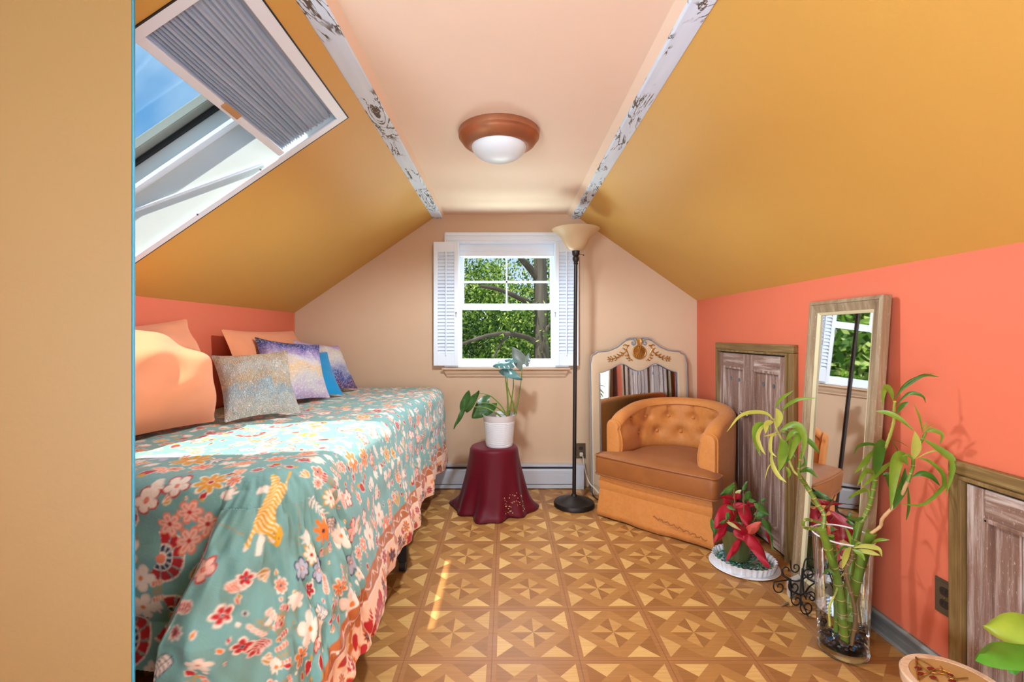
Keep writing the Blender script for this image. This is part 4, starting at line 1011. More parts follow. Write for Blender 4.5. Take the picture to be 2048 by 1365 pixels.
# ------------------------------------------------------------ monstera
pc = Vector((px(998.5, 3.05), 3.05, .404))
mo = thing('potted_monstera', 'monstera plant in a ribbed white pot on the cloth covered stool', 'potted plant', pc)
prof = [(0, .0), (.086, .0), (.088, .006), (.089, .014), (.086, .016)]
for i in range(22):
    z = .022+i*.0065; prof += [(.0885+.019*z/.205, z), (.0850+.019*z/.205, z+.0032)]
prof += [(.104, .168), (.107, .200), (.110, .205), (.107, .205), (.103, .170), (.098, .150), (0, .150)]
m = MB(); m.lathe(prof, pc, 56); m.build('pot', M['ceramic'], mo)
m = MB(); m.lathe([(0, .172), (.05, .175), (.098, .168)], pc, 32); so = m.build('soil', M['soil'], mo)
cq = lambda x, y, d=3.05: P(880+x/5.935, 690+y/5.935, d)
def stems(lst):
    for (ps, d0, d1) in lst:
        q = [cq(x, y, d0+(d1-d0)*i/(len(ps)-1)) for i, (x, y) in enumerate(ps)]
        m = MB(); m.tube(spline(q, 14), [.0055-.003*i/14 for i in range(15)], 7); m.build('stem', M['stalk'], mo)
stems([([(800, 850), (805, 700), (790, 520), (770, 360)], 3.05, 3.0), ([(810, 850), (806, 650), (795, 370)], 3.05, 3.0), ([(825, 840), (850, 650), (870, 500), (872, 380)], 3.06, 3.02),
       ([(885, 820), (875, 730), (830, 590), (785, 450), (775, 400)], 3.06, 3.0), ([(895, 820), (930, 640), (955, 480), (972, 330), (975, 235)], 3.06, 3.05),
       ([(790, 840), (730, 730), (620, 620), (540, 585), (465, 575)], 3.05, 3.0), ([(740, 870), (650, 800), (520, 745), (395, 740)], 3.03, 2.98), ([(790, 840), (700, 760), (600, 700), (440, 690)], 3.05, 3.0)])
def mleaf(base, tip, w, mat, nrm, d0=3.0, d1=2.98, **kw):
    m = MB(); broad(m, cq(*base, d0), cq(*tip, d1), w/5.935/FPX*3.0, Vector(nrm).normalized(), **kw); return m.build('leaf', mat, mo)
mleaf((850, 215), (635, 240), 150, M['mleafb'], (.1, -.75, .8), slits=1, curl=.12, d1=2.92)
mleaf((740, 285), (978, 405), 130, M['mleafb'], (-.2, -.8, .7), curl=.1, d1=2.95)
mleaf((900, 180), (770, 180), 100, M['mleafb'], (0, -.6, .8), slits=1, d0=3.05, d1=3.04)
mleaf((985, 228), (862, 22), 175, M['mleafg'], (.2, -1, .1), d0=3.05, d1=3.07, heart=.7, curl=.15)
mleaf((1005, 225), (1060, 90), 110, M['mleafg'], (-.3, -1, .1), d0=3.05, d1=3.09, heart=.5, slits=1)
mleaf((285, 775), (345, 545), 125, M['mleaf'], (.2, -1, .2), curl=.12)
mleaf((300, 765), (455, 545), 110, M['mleaf'], (-.4, -1, .1), curl=.14)
mleaf((290, 765), (165, 1005), 62, M['mleaf'], (.7, -1, .1), curl=.05)
mleaf((585, 690), (378, 872), 230, M['mleaf'], (.1, -1, .25), d0=3.08, d1=3.04, heart=.8, curl=.1)
m = MB(); m.tube([cq(805, 860), cq(790, 800), cq(830, 770)], [.012, .010, .006], 8); m.tube(spline([cq(850, 780), cq(905, 790), cq(900, 835), cq(850, 850)], 12), .002, 5); m.tube(spline([cq(640, 790), cq(720, 830), cq(800, 830), cq(860, 790)], 12), .002, 5); m.build('crown', M['twig'], mo)

# ------------------------------------------------------------ ornate mirror
om = Vector((px(1182, 3.30), 3.290, 0)); right_end = Vector((px(1377, 3.365), 3.372, 0)); wv = (right_end-om); Wm = wv.length; ex_ = wv.normalized()
mz = H+.012; lean_v = Vector((-ex_.y, ex_.x, 0)); lt = .055      # leans back towards the wall
omr = thing('ornate_mirror', 'cream arched mirror with gilt shell and leaf carving behind the armchair', 'mirror', om)
def OM(x, z, o=0):          # x across 0..Wm, z height, o out towards the room
    return om+ex_*x+lean_v*(lt*z/mz)-lean_v*o+Vector((0, 0, z))
def outer_top(s):           # s 0..1, symmetric
    q = abs(2*s-1)
    pts_ = [(0, 1.108), (.10, 1.112), (.18, 1.108), (.28, 1.092), (.45, 1.045), (.62, 1.020), (.86, 1.012), (.885, 1.000), (.95, .992), (.99, .965), (1.0, .93)]
    for (a, b), (c_, d_) in zip(pts_[:-1], pts_[1:]):
        if q <= c_: return b+(d_-b)*((q-a)/(c_-a)) if c_ > a else d_
    return .93
def inner_top(s):
    q = abs(2*s-1); return .880-.012*math.cos(q*pi*2.0)*(1 if q < .9 else 1)+.030*math.exp(-((q-.42)/.22)**2)-.012*q**6
fw_ = .068; m = MB(); ns = 72
def col(s): return fw_*.0
rowsF = []
top_out = [(Wm*s, outer_top(s)) for s in [i/ns for i in range(ns+1)]]
top_in = [(fw_+(Wm-2*fw_)*(i/ns), inner_top(i/ns)) for i in range(ns+1)]
outl = [(0, 0)]+top_out+[(Wm, 0)]; inl = [(fw_, .07)]+top_in+[(Wm-fw_, .07)]
layers = [(0, .0, 0), (0, .018, 0), (.18, .026, 1), (.5, .022, 1), (.86, .026, 1), (1, .016, 0), (1, .004, 0)]
vs = []
for (f_, o_, _) in layers:
    for (a, b) in zip(outl, inl): vs.append(OM(a[0]+(b[0]-a[0])*f_, a[1]+(b[1]-a[1])*f_, o_))
n = len(outl)
m.add(vs, [(k_*n+i, k_*n+i+1, (k_+1)*n+i+1, (k_+1)*n+i) for k_ in range(len(layers)-1) for i in range(n-1)])
m.add([OM(0, 0, 0), OM(Wm, 0, 0), OM(Wm, 0, .022), OM(0, 0, .022), OM(fw_, .07, .0), OM(Wm-fw_, .07, .0), OM(Wm-fw_, .07, .022), OM(fw_, .07, .022)], [(3, 2, 6, 7), (0, 1, 2, 3), (7, 6, 5, 4)])
m.build('mirror_frame', M['cream'], omr)
m = MB(); pth = [OM(x, z-.004, .022) for x, z in outl]; m.tube(pth, .0045, 6); pth = [OM(x+(.004 if x < Wm/2 else -.004), z, .016) for x, z in inl]; m.tube(pth, .003, 6); m.build('edge_line', M['bluegrey'], omr)
m = MB(); vs = [OM(x, z, .006) for x, z in inl]; n = len(vs)
cen_ = OM(Wm/2, .5, .006); low = [OM(x, .07, .006) for x, z in inl]
m.add(vs+low, [(i, i+1, n+i+1, n+i) for i in range(1, n-2)])
m.build('mirror_glass', M['mirror'], omr, smooth=False)
# carving
m = MB(); sc = (Wm/2, 1.010)
nsh = 15; vs = [OM(sc[0], sc[1]+.012, .042)]; rim = []
for i in range(nsh*4+1):
    a = i/(nsh*4)*2*pi+pi/2; rr_ = .047*(1+.05*math.cos(a*nsh)); 
    vs.append(OM(sc[0]+rr_*math.cos(a), sc[1]-.004+rr_*.97*math.sin(a), .030+.005*math.cos(a*nsh)))
m.add(vs, [(0, i, i+1) for i in range(1, nsh*4+1)])
pth = [OM(sc[0]+.048*math.cos(a), sc[1]-.004+.047*math.sin(a), .030) for a in [2*pi*i/28 for i in range(29)]]; m.tube(pth, .005, 6)
for dx in (-.016, -.008, 0, .008, .016): m.tube([OM(sc[0]+dx*.5, sc[1]+.040, .032), OM(sc[0]+dx*.8, sc[1]+.070, .038), OM(sc[0]+dx*1.35, sc[1]+.098-abs(dx)*.5, .032)], [.004, .006, .004], 6)
m.build('shell', M['gilt'], omr)
for sg in (-1, 1):
    m = MB()
    main = [(.075, .055), (.090, .048), (.105, .010), (.130, -.010), (.160, -.030), (.195, -.040), (.240, -.045)]
    br = lambda pp_, r_=.0035: m.tube(spline([OM(Wm/2+sg*a, 1.0+b, .028) for a, b in pp_], 12), [r_*(1-.6*i/12) for i in range(13)], 6)
    br(main, .005); br([(.085, .05), (.105, .06), (.120, .052)], .006)
    for (a, b), (da, db) in zip([(.10, .02), (.12, -.005), (.145, -.020), (.17, -.034), (.20, -.04), (.22, -.043)], [(.024, .012), (.028, .010), (.024, .010), (.022, .012), (.018, .014), (.016, .012)]):
        br([(a, b), (a+da*.6, b+db), (a+da, b+db*1.3)], .0055); br([(a, b), (a+da*.2, b-db*1.2), (a+da*.7, b-db*1.6)], .0055)
    br([(.098, .03), (.085, .0), (.078, -.035), (.07, -.05)], .0045)
    for q in ((.085, -.01), (.078, -.03), (.062, -.045)): br([q, (q[0]+.014, q[1]-.010), (q[0]+.022, q[1]-.004)], .0055); br([q, (q[0]-.012, q[1]-.012)], .005)
    m.ball(OM(Wm/2+sg*.205, .962, .03), .008, 8); m.build('leaf_carving', M['gilt'], omr)
    m = MB(); m.tube(spline([OM(Wm/2+sg*a, 1.0+b, .028) for a, b in [(.095, .096), (.06, .104), (.035, .092), (.030, .070), (.044, .060), (.054, .072), (.046, .080)]], 26), .006, 7); m.build('scroll', M['bluegrey'], omr)

# ------------------------------------------------------------ armchair
CO = Vector((.840, 2.668, 0)); cR = Vector((.726, -.688, 0)).normalized(); cB = Vector((.688, .726, 0)).normalized()
def CH(x, y, z): return CO+cR*x+cB*y+Vector((0, 0, z))
ac = thing('armchair', 'rust orange button tufted barrel armchair with a skirt', 'armchair', CO)
RO, RI, YC, YF = .335, .245, .335, .095
def upath(s, r):           # s 0..1 along the horseshoe; left arm front -> back -> right arm front
    Ls = YC-YF; La = pi*.28; tot = 2*Ls+La; q = s*tot
    if q < Ls: return Vector((-r, YF+q)), Vector((-1, 0))
    if q > tot-Ls: return Vector((r, YF+(tot-q))), Vector((1, 0))
    a = pi-(q-Ls)/La*pi; return Vector((r*math.cos(a), YC+r*math.sin(a))), Vector((math.cos(a), math.sin(a)))
def htop(s): q = abs(2*s-1); return .705-.085*q**2.2-.025*max(0, (q-.85)/.15)**2
btn = [(sx, zz) for sx in (.14, .26, .38, .50, .62, .74, .86) for zz in (.575,)]+[(sx, .475) for sx in (.20, .32, .44, .56, .68, .80)]
def tuft(s, z):
    L = 1.15; d_ = 0
    for (bs_, bz) in btn:
        r2 = ((s-bs_)*L)**2+(z-bz)**2; d_ += .026*math.exp(-r2/.0009)+.016*math.exp(-r2/.0050)
        if bz > .55 and z > bz: d_ += .013*math.exp(-((s-bs_)*L)**2/.00010)*min(1, (z-bz)/.02)
    return d_
def shell(s, t):
    ht_ = htop(s); zi = .34
    p_o, nn = upath(s, RO); p_i, _ = upath(s, RI)
    if t < .45:                      # inner face, bottom to roll
        f = t/.45; z = zi+(ht_-.045-zi)*f; r = RI+.010-.022*math.sin(f*pi)+tuft(s, z)*1.0
    elif t < .70:                    # roll over the top
        f = (t-.45)/.25; a = pi*f; rc = (RI+.005+RO)/2; hw = (RO-RI-.005)/2+.004; r = rc-hw*math.cos(a); z = ht_-.045+.045*math.sin(a)+.0
    else:                            # outer face, roll to floor rail
        f = (t-.70)/.30; z = ht_-.045+(.16-(ht_-.045))*f; r = RO+.004-.012*f+.004*math.sin(f*pi)
    p, nn = upath(s, r); return CH(p.x, p.y, z)
m = MB(); m.grid(shell, 220, 90); m.build('barrel_back', M['chair'], ac)
for s0 in (0, 1):                    # padded arm fronts
    sg = -1 if s0 == 0 else 1; m = MB(); ns_ = 30; vs = []
    prof = [shell(s0, t/40) for t in range(2, 40)]; c0 = sum(prof, Vector())/len(prof)
    n = len(prof)
    for k_, (f, o_) in enumerate(((1.0, 0), (1.0, -.014), (.80, -.030), (.5, -.034), (.15, -.034))):
        for p in prof:
            q = CH(sg*(RI+RO)/2, YF, 0); q.z = min(max(p.z, .30), htop(s0)-.055); vs.append(q.lerp(p, f)+cB*o_)
    m.add(vs, [(k_*n+i, k_*n+(i+1) % n, (k_+1)*n+(i+1) % n, (k_+1)*n+i) for k_ in range(4) for i in range(n)]+[tuple(4*n+i for i in range(n))])
    m.build('arm_front', M['chair'], ac)
    m = MB(); m.tube([p-cB*.012 for p in prof], .0045, 6); m.build('piping', M['chair'], ac)
for (bs_, bz) in btn:
    if bs_ < .12 or bs_ > .88: continue
    p, nn = upath(bs_, RI+.010-.022*math.sin(((bz-.34)/(htop(bs_)-.045-.34))*pi)+tuft(bs_, bz)-.004)
    m = MB(); m.ball(CH(p.x, p.y, bz), .0125, 12); m.build('button', M['chair'], ac)
# deck and skirt
def foot(s, x=.335, yb=.66, r=.30):    # closed outline of base, s 0..1 starting front left going right
    pts_ = [(-x, 0), (x, 0)]
    for k_ in range(19):
        a = -0+pi*k_/18; pts_.append((x*math.cos(a), YC+(yb-YC)*math.sin(a)))
    return pts_
def band(m, z0, z1, g0, g1, seg=220, wav=0, th=.004):
    pts_ = foot(0); pts_.append(pts_[0]); L = [0]
    for a, b in zip(pts_[:-1], pts_[1:]): L.append(L[-1]+math.hypot(b[0]-a[0], b[1]-a[1]))
    def at_(q):
        q = q % L[-1]
        for i in range(len(L)-1):
            if q <= L[i+1]: f = (q-L[i])/(L[i+1]-L[i]); return pts_[i][0]*(1-f)+pts_[i+1][0]*f, pts_[i][1]*(1-f)+pts_[i+1][1]*f
        return pts_[0]
    rows = []
    for j in range(7):
        f = j/6; g = g0+(g1-g0)*f; row = []
        for i in range(seg):
            q = L[-1]*i/seg; x, y = at_(q); rx, ry = x, y-.33; l_ = math.hypot(rx, ry)
            w = wav*f*(math.sin(q*21+.7)*.5+math.sin(q*47+2)*.3+math.sin(q*9)*.4)
            if q < .67 and wav: w *= .8
            x += rx/l_*(g+w); y += ry/l_*(g+w)
            bow = .012*math.sin(pi*f)*(1 if z1 > z0+.05 else 0)*(0 if wav else 1)
            row.append(CH(x+rx/l_*bow, y+ry/l_*bow, z1+(z0-z1)*f+(wav*.25*math.sin(q*13)*f)))
        rows.append(row)
    m.add([p for r_ in rows for p in r_], [(j*seg+i, j*seg+(i+1) % seg, (j+1)*seg+(i+1) % seg, (j+1)*seg+i) for j in range(6) for i in range(seg)]+[tuple(range(seg))])
m = MB(); band(m, .160, .262, .0, .002); m.build('seat_base', M['chair'], ac)
m = MB(); band(m, .008, .172, .004, .022, wav=.010); m.build('skirt', M['chair'], ac, solid=.003)
# welt line and the long tear in the skirt
m = MB(); tp = []
for i in range(40):
    x = .02+.30*i/39; tp.append(CH(x, -.021-.0045*(i/39), .095-.045*(i/39)+.006*math.sin(i*1.3)+.004*math.sin(i*2.9)))
m.tube(tp, .0022, 5); so = m.build('torn_seam', M['cushion'], ac)
# seat cushion, T shaped
def cush(m, z0, z1):
    def outline():
        o = []; xw, xi, r = .372, .242, .035
        def arc(cx, cy, a0, a1, rr_, n_=6): 
            for i in range(n_+1): a = a0+(a1-a0)*i/n_; o.append((cx+rr_*math.cos(a), cy+rr_*math.sin(a)))
        arc(-xw+r, -.030+r, pi, 1.5*pi, r); 
        for i in range(1, 8): o.append((-xw+r+(2*xw-2*r)*i/8, -.030-.010*math.sin(pi*i/8)))
        arc(xw-r, -.030+r, 1.5*pi, 2*pi, r); arc(xw-.018, .082-.018, 0, .5*pi, .018)
        o.append((xi+.004, .086)); o.append((xi, .12)); o.append((xi, .25)); 
        for i in range(13): a = pi*i/12; o.append((xi*math.cos(a), YC+xi*math.sin(a)))
        o.append((-xi, .25)); o.append((-xi, .12)); o.append((-xi-.004, .086)); arc(-xw+.018, .082-.018, .5*pi, pi, .018)
        return o
    o = outline(); n = len(o); c0 = (0, .18); rows = []
    for (f, z) in ((0.02, z0), (.9, z0+.002), (.985, z0+.012), (1.0, z0+.03), (1.0, (z0+z1)/2), (1.0, z1-.026), (.985, z1-.010), (.95, z1-.001), (.8, z1+.012), (.5, z1+.022), (.02, z1+.026)):
        rows.append([CH(c0[0]+(x-c0[0])*f, c0[1]+(y-c0[1])*f, z) for x, y in o])
    m.add([p for r_ in rows for p in r_], [(j*n+i, j*n+(i+1) % n, (j+1)*n+(i+1) % n, (j+1)*n+i) for j in range(10) for i in range(n)]+[tuple(range(n)), tuple(10*n+i for i in range(n))])
    return o
m = MB(); o_ = cush(m, .258, .385); cu = m.build('seat_cushion', M['cushion'], ac); cu['label'] = 'darker rust velvet seat cushion'
for z in (.266, .379):
    m = MB(); m.tube([CH(x*.995, y*.995, z) for x, y in o_]+[CH(o_[0][0]*.995, o_[0][1]*.995, z)], .0045, 6); m.build('piping', M['cushion'], cu)

# ------------------------------------------------------------ tall leaning mirror
tm = thing('leaning_mirror', 'tall narrow mirror in a weathered tan frame leaning on the coral wall', 'mirror', (1.375, 1.9, 0))
TH_ = 1.278; yn0, yf0 = 1.700, 2.112; xb_, xt_ = 1.318, 1.396
leanT = math.atan2(xt_-xb_, TH_)
def TM(y, z, o=0):  # y along wall 0 near..W far, z up the frame, o out into the room
    return Vector((xb_+math.sin(leanT)*z-o*math.cos(leanT), yn0+y-.014*z/TH_+.0*y, math.cos(leanT)*z+o*math.sin(leanT)))
Wt = yf0-yn0
def tmbox(m, y0, y1, z0, z1, o0, o1):
    vs = [TM(y, z, o) for o in (o0, o1) for (y, z) in ((y0, z0), (y1, z0), (y1, z1), (y0, z1))]
    m.add(vs, [(0,3,2,1),(4,5,6,7),(0,1,5,4),(1,2,6,5),(2,3,7,6),(3,0,4,7)])
def mitre(m, w0, w1, o0, o1):
    """frame ring between insets w0 and w1 with sloped face from o0 (outer) to o1 (inner)"""
    A = [(w0, w0), (Wt-w0, w0), (Wt-w0, TH_-w0), (w0, TH_-w0)]; B = [(w1, w1), (Wt-w1, w1), (Wt-w1, TH_-w1), (w1, TH_-w1)]
    vs = [TM(*a, -.010) for a in A]+[TM(*a, o0) for a in A]+[TM(*b, o1) for b in B]+[TM(*b, -.012) for b in B]
    m.add(vs, [(l*4+i, l*4+(i+1) % 4, (l+1)*4+(i+1) % 4, (l+1)*4+i) for l in range(3) for i in range(4)])
m = MB(); mitre(m, 0, .016, .020, .024); mitre(m, .016, .050, .021, .012); m.build('frame', M['mirrorwood'], tm, smooth=False, bevel=.002)
m = MB(); mitre(m, .050, .062, .014, .006); so = m.build('inner_moulding', M['creamgold'], tm, smooth=False, bevel=.001); so['label'] = 'cream inner moulding'
m = MB(); tmbox(m, .055, Wt-.055, .055, TH_-.055, -.004, .001); m.build('mirror_glass', M['mirror'], tm, smooth=False)
m = MB(); tmbox(m, .02, Wt-.02, .02, TH_-.02, -.011, -.005); m.build('backing', M['bark'], tm, smooth=False)

# ------------------------------------------------------------ poinsettia and its dish
dc = Vector((1.168, 2.272, 0))
m = MB(); fl_ = lambda a, r, z: r*(1+.022*math.cos(a*34)*(1 if z > .006 else 0))
m.lathe([(0, .004), (.128, .004), (.132, .010), (.140, .040), (.143, .044), (.140, .045), (.136, .040), (.126, .014), (0, .012)], dc, 272, fl_)
ds = thing('pie_dish', 'white fluted dish on a saucer under the poinsettia', 'dish', dc)
m.build('fluted_dish', M['ceramic'], ds)
m = MB(); m.lathe([(0, .0), (.12, .0), (.150, .003), (.158, .008), (.155, .010), (.12, .0045), (0, .004)], dc, 64); m.build('saucer', M['ceramic'], ds)
m = MB(); rc_ = random.Random(4)
mats = []
for i in range(420):
    r_, a = .122*math.sqrt(rc_.random()), rc_.random()*2*pi; m.ball((dc.x+r_*math.cos(a), dc.y+r_*math.sin(a), .016+rc_.random()*.016), rc_.uniform(.004, .008), 5, (1, rc_.uniform(.5, 1), .6))
gm = N('blue and green glass chips'); gi = gm.n('ShaderNodeNewGeometry')
gm.bsdf(gm.ramp(gi.outputs['Random Per Island'], [(0, (.01, .07, .10)), (.35, (.02, .20, .28)), (.6, (.01, .10, .03)), (.85, (.05, .30, .10)), (1, (.3, .5, .5))]), .08, spec=.8)
o = m.build('glass_chips', gm.m, smooth=False, loc=dc); tag(o, 'blue and green glass chips filling the white fluted dish', 'glass chips', kind='stuff')
pn = thing('poinsettia', 'red poinsettia with green ivy leaves in a green foil wrapped pot', 'potted plant', dc+Vector((-.01, 0, .03)))
pcq = lambda x, y, d=2.25: P(1400+x/6.5, 950+y/6.5, d)
pot_c = pcq(480, 1100, 2.285); pot_c = Vector((pot_c.x, 2.285, .030))
m = MB(); m.lathe([(0, .0), (.052, .0), (.055, .004), (.060, .05), (.068, .10), (.078, .135), (.082, .150), (.076, .150), (.066, .12), (0, .12)], pot_c, 60, lambda a, r, z: r*(1+.03*math.sin(a*9)*z/.15+.015*math.sin(a*23))); m.build('foil_pot', M['foil'], pn)
m = MB(); m.lathe([(0, .132), (.068, .128)], pot_c, 24); m.build('soil', M['soil'], pn)
def pleaf(base, tip, w, mat, d0=2.24, d1=2.20, nrm=(0, -1, .35), **kw):
    m = MB(); broad(m, pcq(*base, d0), pcq(*tip, d1), w/6.5/FPX*2.23, Vector(nrm).normalized(), n=12, **kw); return m.build('leaf', mat, pn)
rd = M['red']
for (b_, t_, w_, mt, d0, d1, nn_) in [
    ((420, 440), (205, 690), 215, rd, 2.24, 2.17, (-.3, -1, .3)), ((580, 395), (640, 720), 190, rd, 2.26, 2.20, (.1, -1, .2)),
    ((620, 745), (385, 605), 120, rd, 2.17, 2.13, (0, -1, .7)), ((625, 755), (795, 620), 115, M['pinkleaf'], 2.17, 2.14, (.1, -1, .6)),
    ((345, 690), (190, 880), 90, rd, 2.20, 2.15, (-.2, -1, .2)), ((530, 870), (362, 1115), 88, rd, 2.17, 2.10, (-.2, -1, .2)),
    ((640, 770), (912, 1195), 185, rd, 2.17, 2.05, (.2, -1, .4)), ((480, 720), (570, 860), 120, rd, 2.19, 2.16, (0, -1, .3)),
    ((430, 395), (615, 385), 85, rd, 2.26, 2.22, (0, -1, .8)), ((440, 295), (275, 280), 55, rd, 2.28, 2.24, (0, -1, .6)), ((530, 265), (430, 310), 75, rd, 2.28, 2.26, (0, -1, .4)),
    ((360, 420), (330, 310), 100, rd, 2.28, 2.27, (-.4, -1, .2)), ((600, 800), (790, 900), 130, rd, 2.19, 2.14, (.2, -1, .3)), ((620, 370), (740, 400), 80, rd, 2.30, 2.29, (0, -1, .4)),
    ((455, 150), (268, 265), 90, M['pgreen'], 2.30, 2.27, (-.2, -1, .6)), ((380, 245), (450, 105), 80, M['pgreen'], 2.30, 2.32, (.4, -1, .3)), ((575, 200), (618, 88), 60, M['pgreen'], 2.28, 2.28, (.2, -1, .1)),
    ((660, 240), (560, 350), 90, M['pgreen'], 2.29, 2.26, (0, -1, .4)), ((470, 245), (540, 200), 50, M['pyellow'], 2.29, 2.28, (0, -1, .6)), ((640, 330), (740, 350), 55, M['pgreen'], 2.27, 2.26, (0, -1, .6)),
    ((750, 370), (900, 530), 130, M['pgreen'], 2.24, 2.20, (.3, -1, .5)), ((720, 540), (860, 500), 90, M['pgreen'], 2.26, 2.24, (0, -1, .6)), ((860, 590), (935, 790), 140, M['pgreen'], 2.22, 2.18, (.4, -1, .1)),
    ((935, 770), (955, 975), 55, M['pgreen'], 2.22, 2.20, (.8, -1, 0)), ((880, 740), (940, 950), 60, M['red'], 2.26, 2.25, (.7, -1, 0)), ((800, 350), (855, 310), 45, M['pgreen'], 2.24, 2.23, (0, -1, .5)),
    ((170, 590), (190, 790), 90, M['pgreen'], 2.30, 2.28, (-.6, -1, 0)), ((375, 615), (535, 722), 48, M['pyellow'], 2.13, 2.11, (0, -1, .5)), ((360, 405), (465, 465), 50, M['pgreen'], 2.18, 2.16, (0, -1, .6)),
    ((335, 600), (255, 635), 40, M['pgreen'], 2.15, 2.14, (0, -1, .6)), ((380, 500), (345, 590), 60, M['pgreen'], 2.185, 2.155, (-.2, -1, .3)), ((560, 560), (480, 560), 120, M['pgreen'], 2.30, 2.28, (0, -1, .3)), ((700, 600), (800, 760), 100, M['pgreen'], 2.30, 2.28, (0, -1, .3)), ((350, 760), (300, 690), 100, M['pgreen'], 2.27, 2.25, (0, -1, .3))]:
    pleaf(b_, t_, w_, mt, d0, d1, nn_)
for pth in ([(480, 900), (470, 700), (430, 460)], [(520, 900), (560, 650), (570, 400), (560, 250)], [(540, 900), (600, 800), (620, 760)], [(500, 880), (460, 500), (440, 180)], [(560, 880), (700, 600), (760, 400)], [(570, 880), (800, 640), (870, 600)]):
    q = [pcq(x, y, 2.285-.03*i) for i, (x, y) in enumerate(pth)]; m = MB(); m.tube(spline(q, 10), .0025, 5); m.build('stem', M['twig'], pn)

# ------------------------------------------------------------ glass vase, water, bamboo
vc = Vector((px(1685, 1.655), 1.655, 0)); VH = .415
vz = thing('glass_vase', 'tall clear glass cylinder vase on the floor before the leaning mirror', 'vase', vc)
m = MB(); m.lathe([(.076, .030), (.0775, .06), (.082, .20), (.088, .34), (.0925, VH)], vc, 64); m.build('side_wall', M['vase'], vz)
m = MB(); m.lathe([(0, .002), (.070, .002), (.077, .008), (.079, .018), (.077, .030), (0, .026)], vc, 64); m.build('thick_base', M['solidglass'], vz)
m = MB(); m.lathe([(.0915, VH-.002), (.0935, VH-.002), (.0942, VH+.001), (.0925, VH+.003), (.0912, VH+.001), (.0915, VH-.002)], vc, 64); m.build('rim', M['ceramic'], vz)
m = MB(); m.lathe([(0, .150), (.0795, .150)], vc, 48); o = m.build('water', M['water'], loc=vc+Vector((0, 0, .15))); tag(o, 'water standing in the lower third of the glass vase', 'water', kind='stuff')
m = MB(); rc_ = random.Random(9)
for i in range(130):
    r_, a = .064*math.sqrt(rc_.random()), rc_.random()*2*pi; m.ball((vc.x+r_*math.cos(a), vc.y+r_*math.sin(a), .036+rc_.random()*.022), rc_.uniform(.005, .010), 6, (1, 1, .6))
gm2 = N('dark blue and brown pebbles'); gi = gm2.n('ShaderNodeNewGeometry')
gm2.bsdf(gm2.ramp(gi.outputs['Random Per Island'], [(0, (.01, .015, .02)), (.3, (.02, .10, .25)), (.5, (.08, .03, .015)), (.8, (.16, .07, .03)), (1, (.2, .25, .3))]), .15)
o = m.build('pebbles', gm2.m, loc=vc+Vector((0, 0, .04))); tag(o, 'dark blue and brown pebbles at the bottom of the glass vase', 'pebbles', kind='stuff')
def A1(x, y, d): return P(1530+x/4.876, 1060+y/4.876, d)
def A2(x, y, d): return P(1640+x/3.4138, 720+y/3.4138, d)
def A3(x, y, d): return P(1400+x/5.571, 720+y/5.571, d)
def A0(x, y, d): return P(x, y, d)
def leafy(root, fn, pts_, w, mat, d0, d1, sc, nrm=None, peak=.5):
    n_ = len(pts_); q = [fn(x, y, d0+(d1-d0)*i/(n_-1)) for i, (x, y) in enumerate(pts_)]
    m = MB(); ribbon(m, q, w/sc/FPX*(d0+d1)/2, TOCAM if nrm is None else Vector(nrm).normalized(), 16, peak=peak); return m.build('leaf', mat, root)
def stalk(root, q, r0, r1, nodes, mat=None, name='stalk'):
    n_ = 40; sp = spline(q, n_); rs = []
    for i in range(n_+1):
        t = i/n_; r = r0+(r1-r0)*t; k_ = min(abs(t*nodes-round(t*nodes)), .5); rs.append(r*(1+.16*math.exp(-(k_/.07)**2)))
    m = MB(); m.tube(sp, rs, 14); so = m.build(name, mat or M['stalk'], root)
    for j in range(1, nodes):
        t = j/nodes*n_; i = int(t); p = sp[i]; q_ = sp[min(i+1, n_)]; dd = (q_-p).normalized(); r = rs[i]*1.06
        m = MB(); m.tube([p-dd*.0012, p+dd*.0012], r, 14); m.build('node_ring', M['tanstem'], so)
    return sp
G, GD, GY = M['bleaf'], M['bleafd'], M['bleafy']
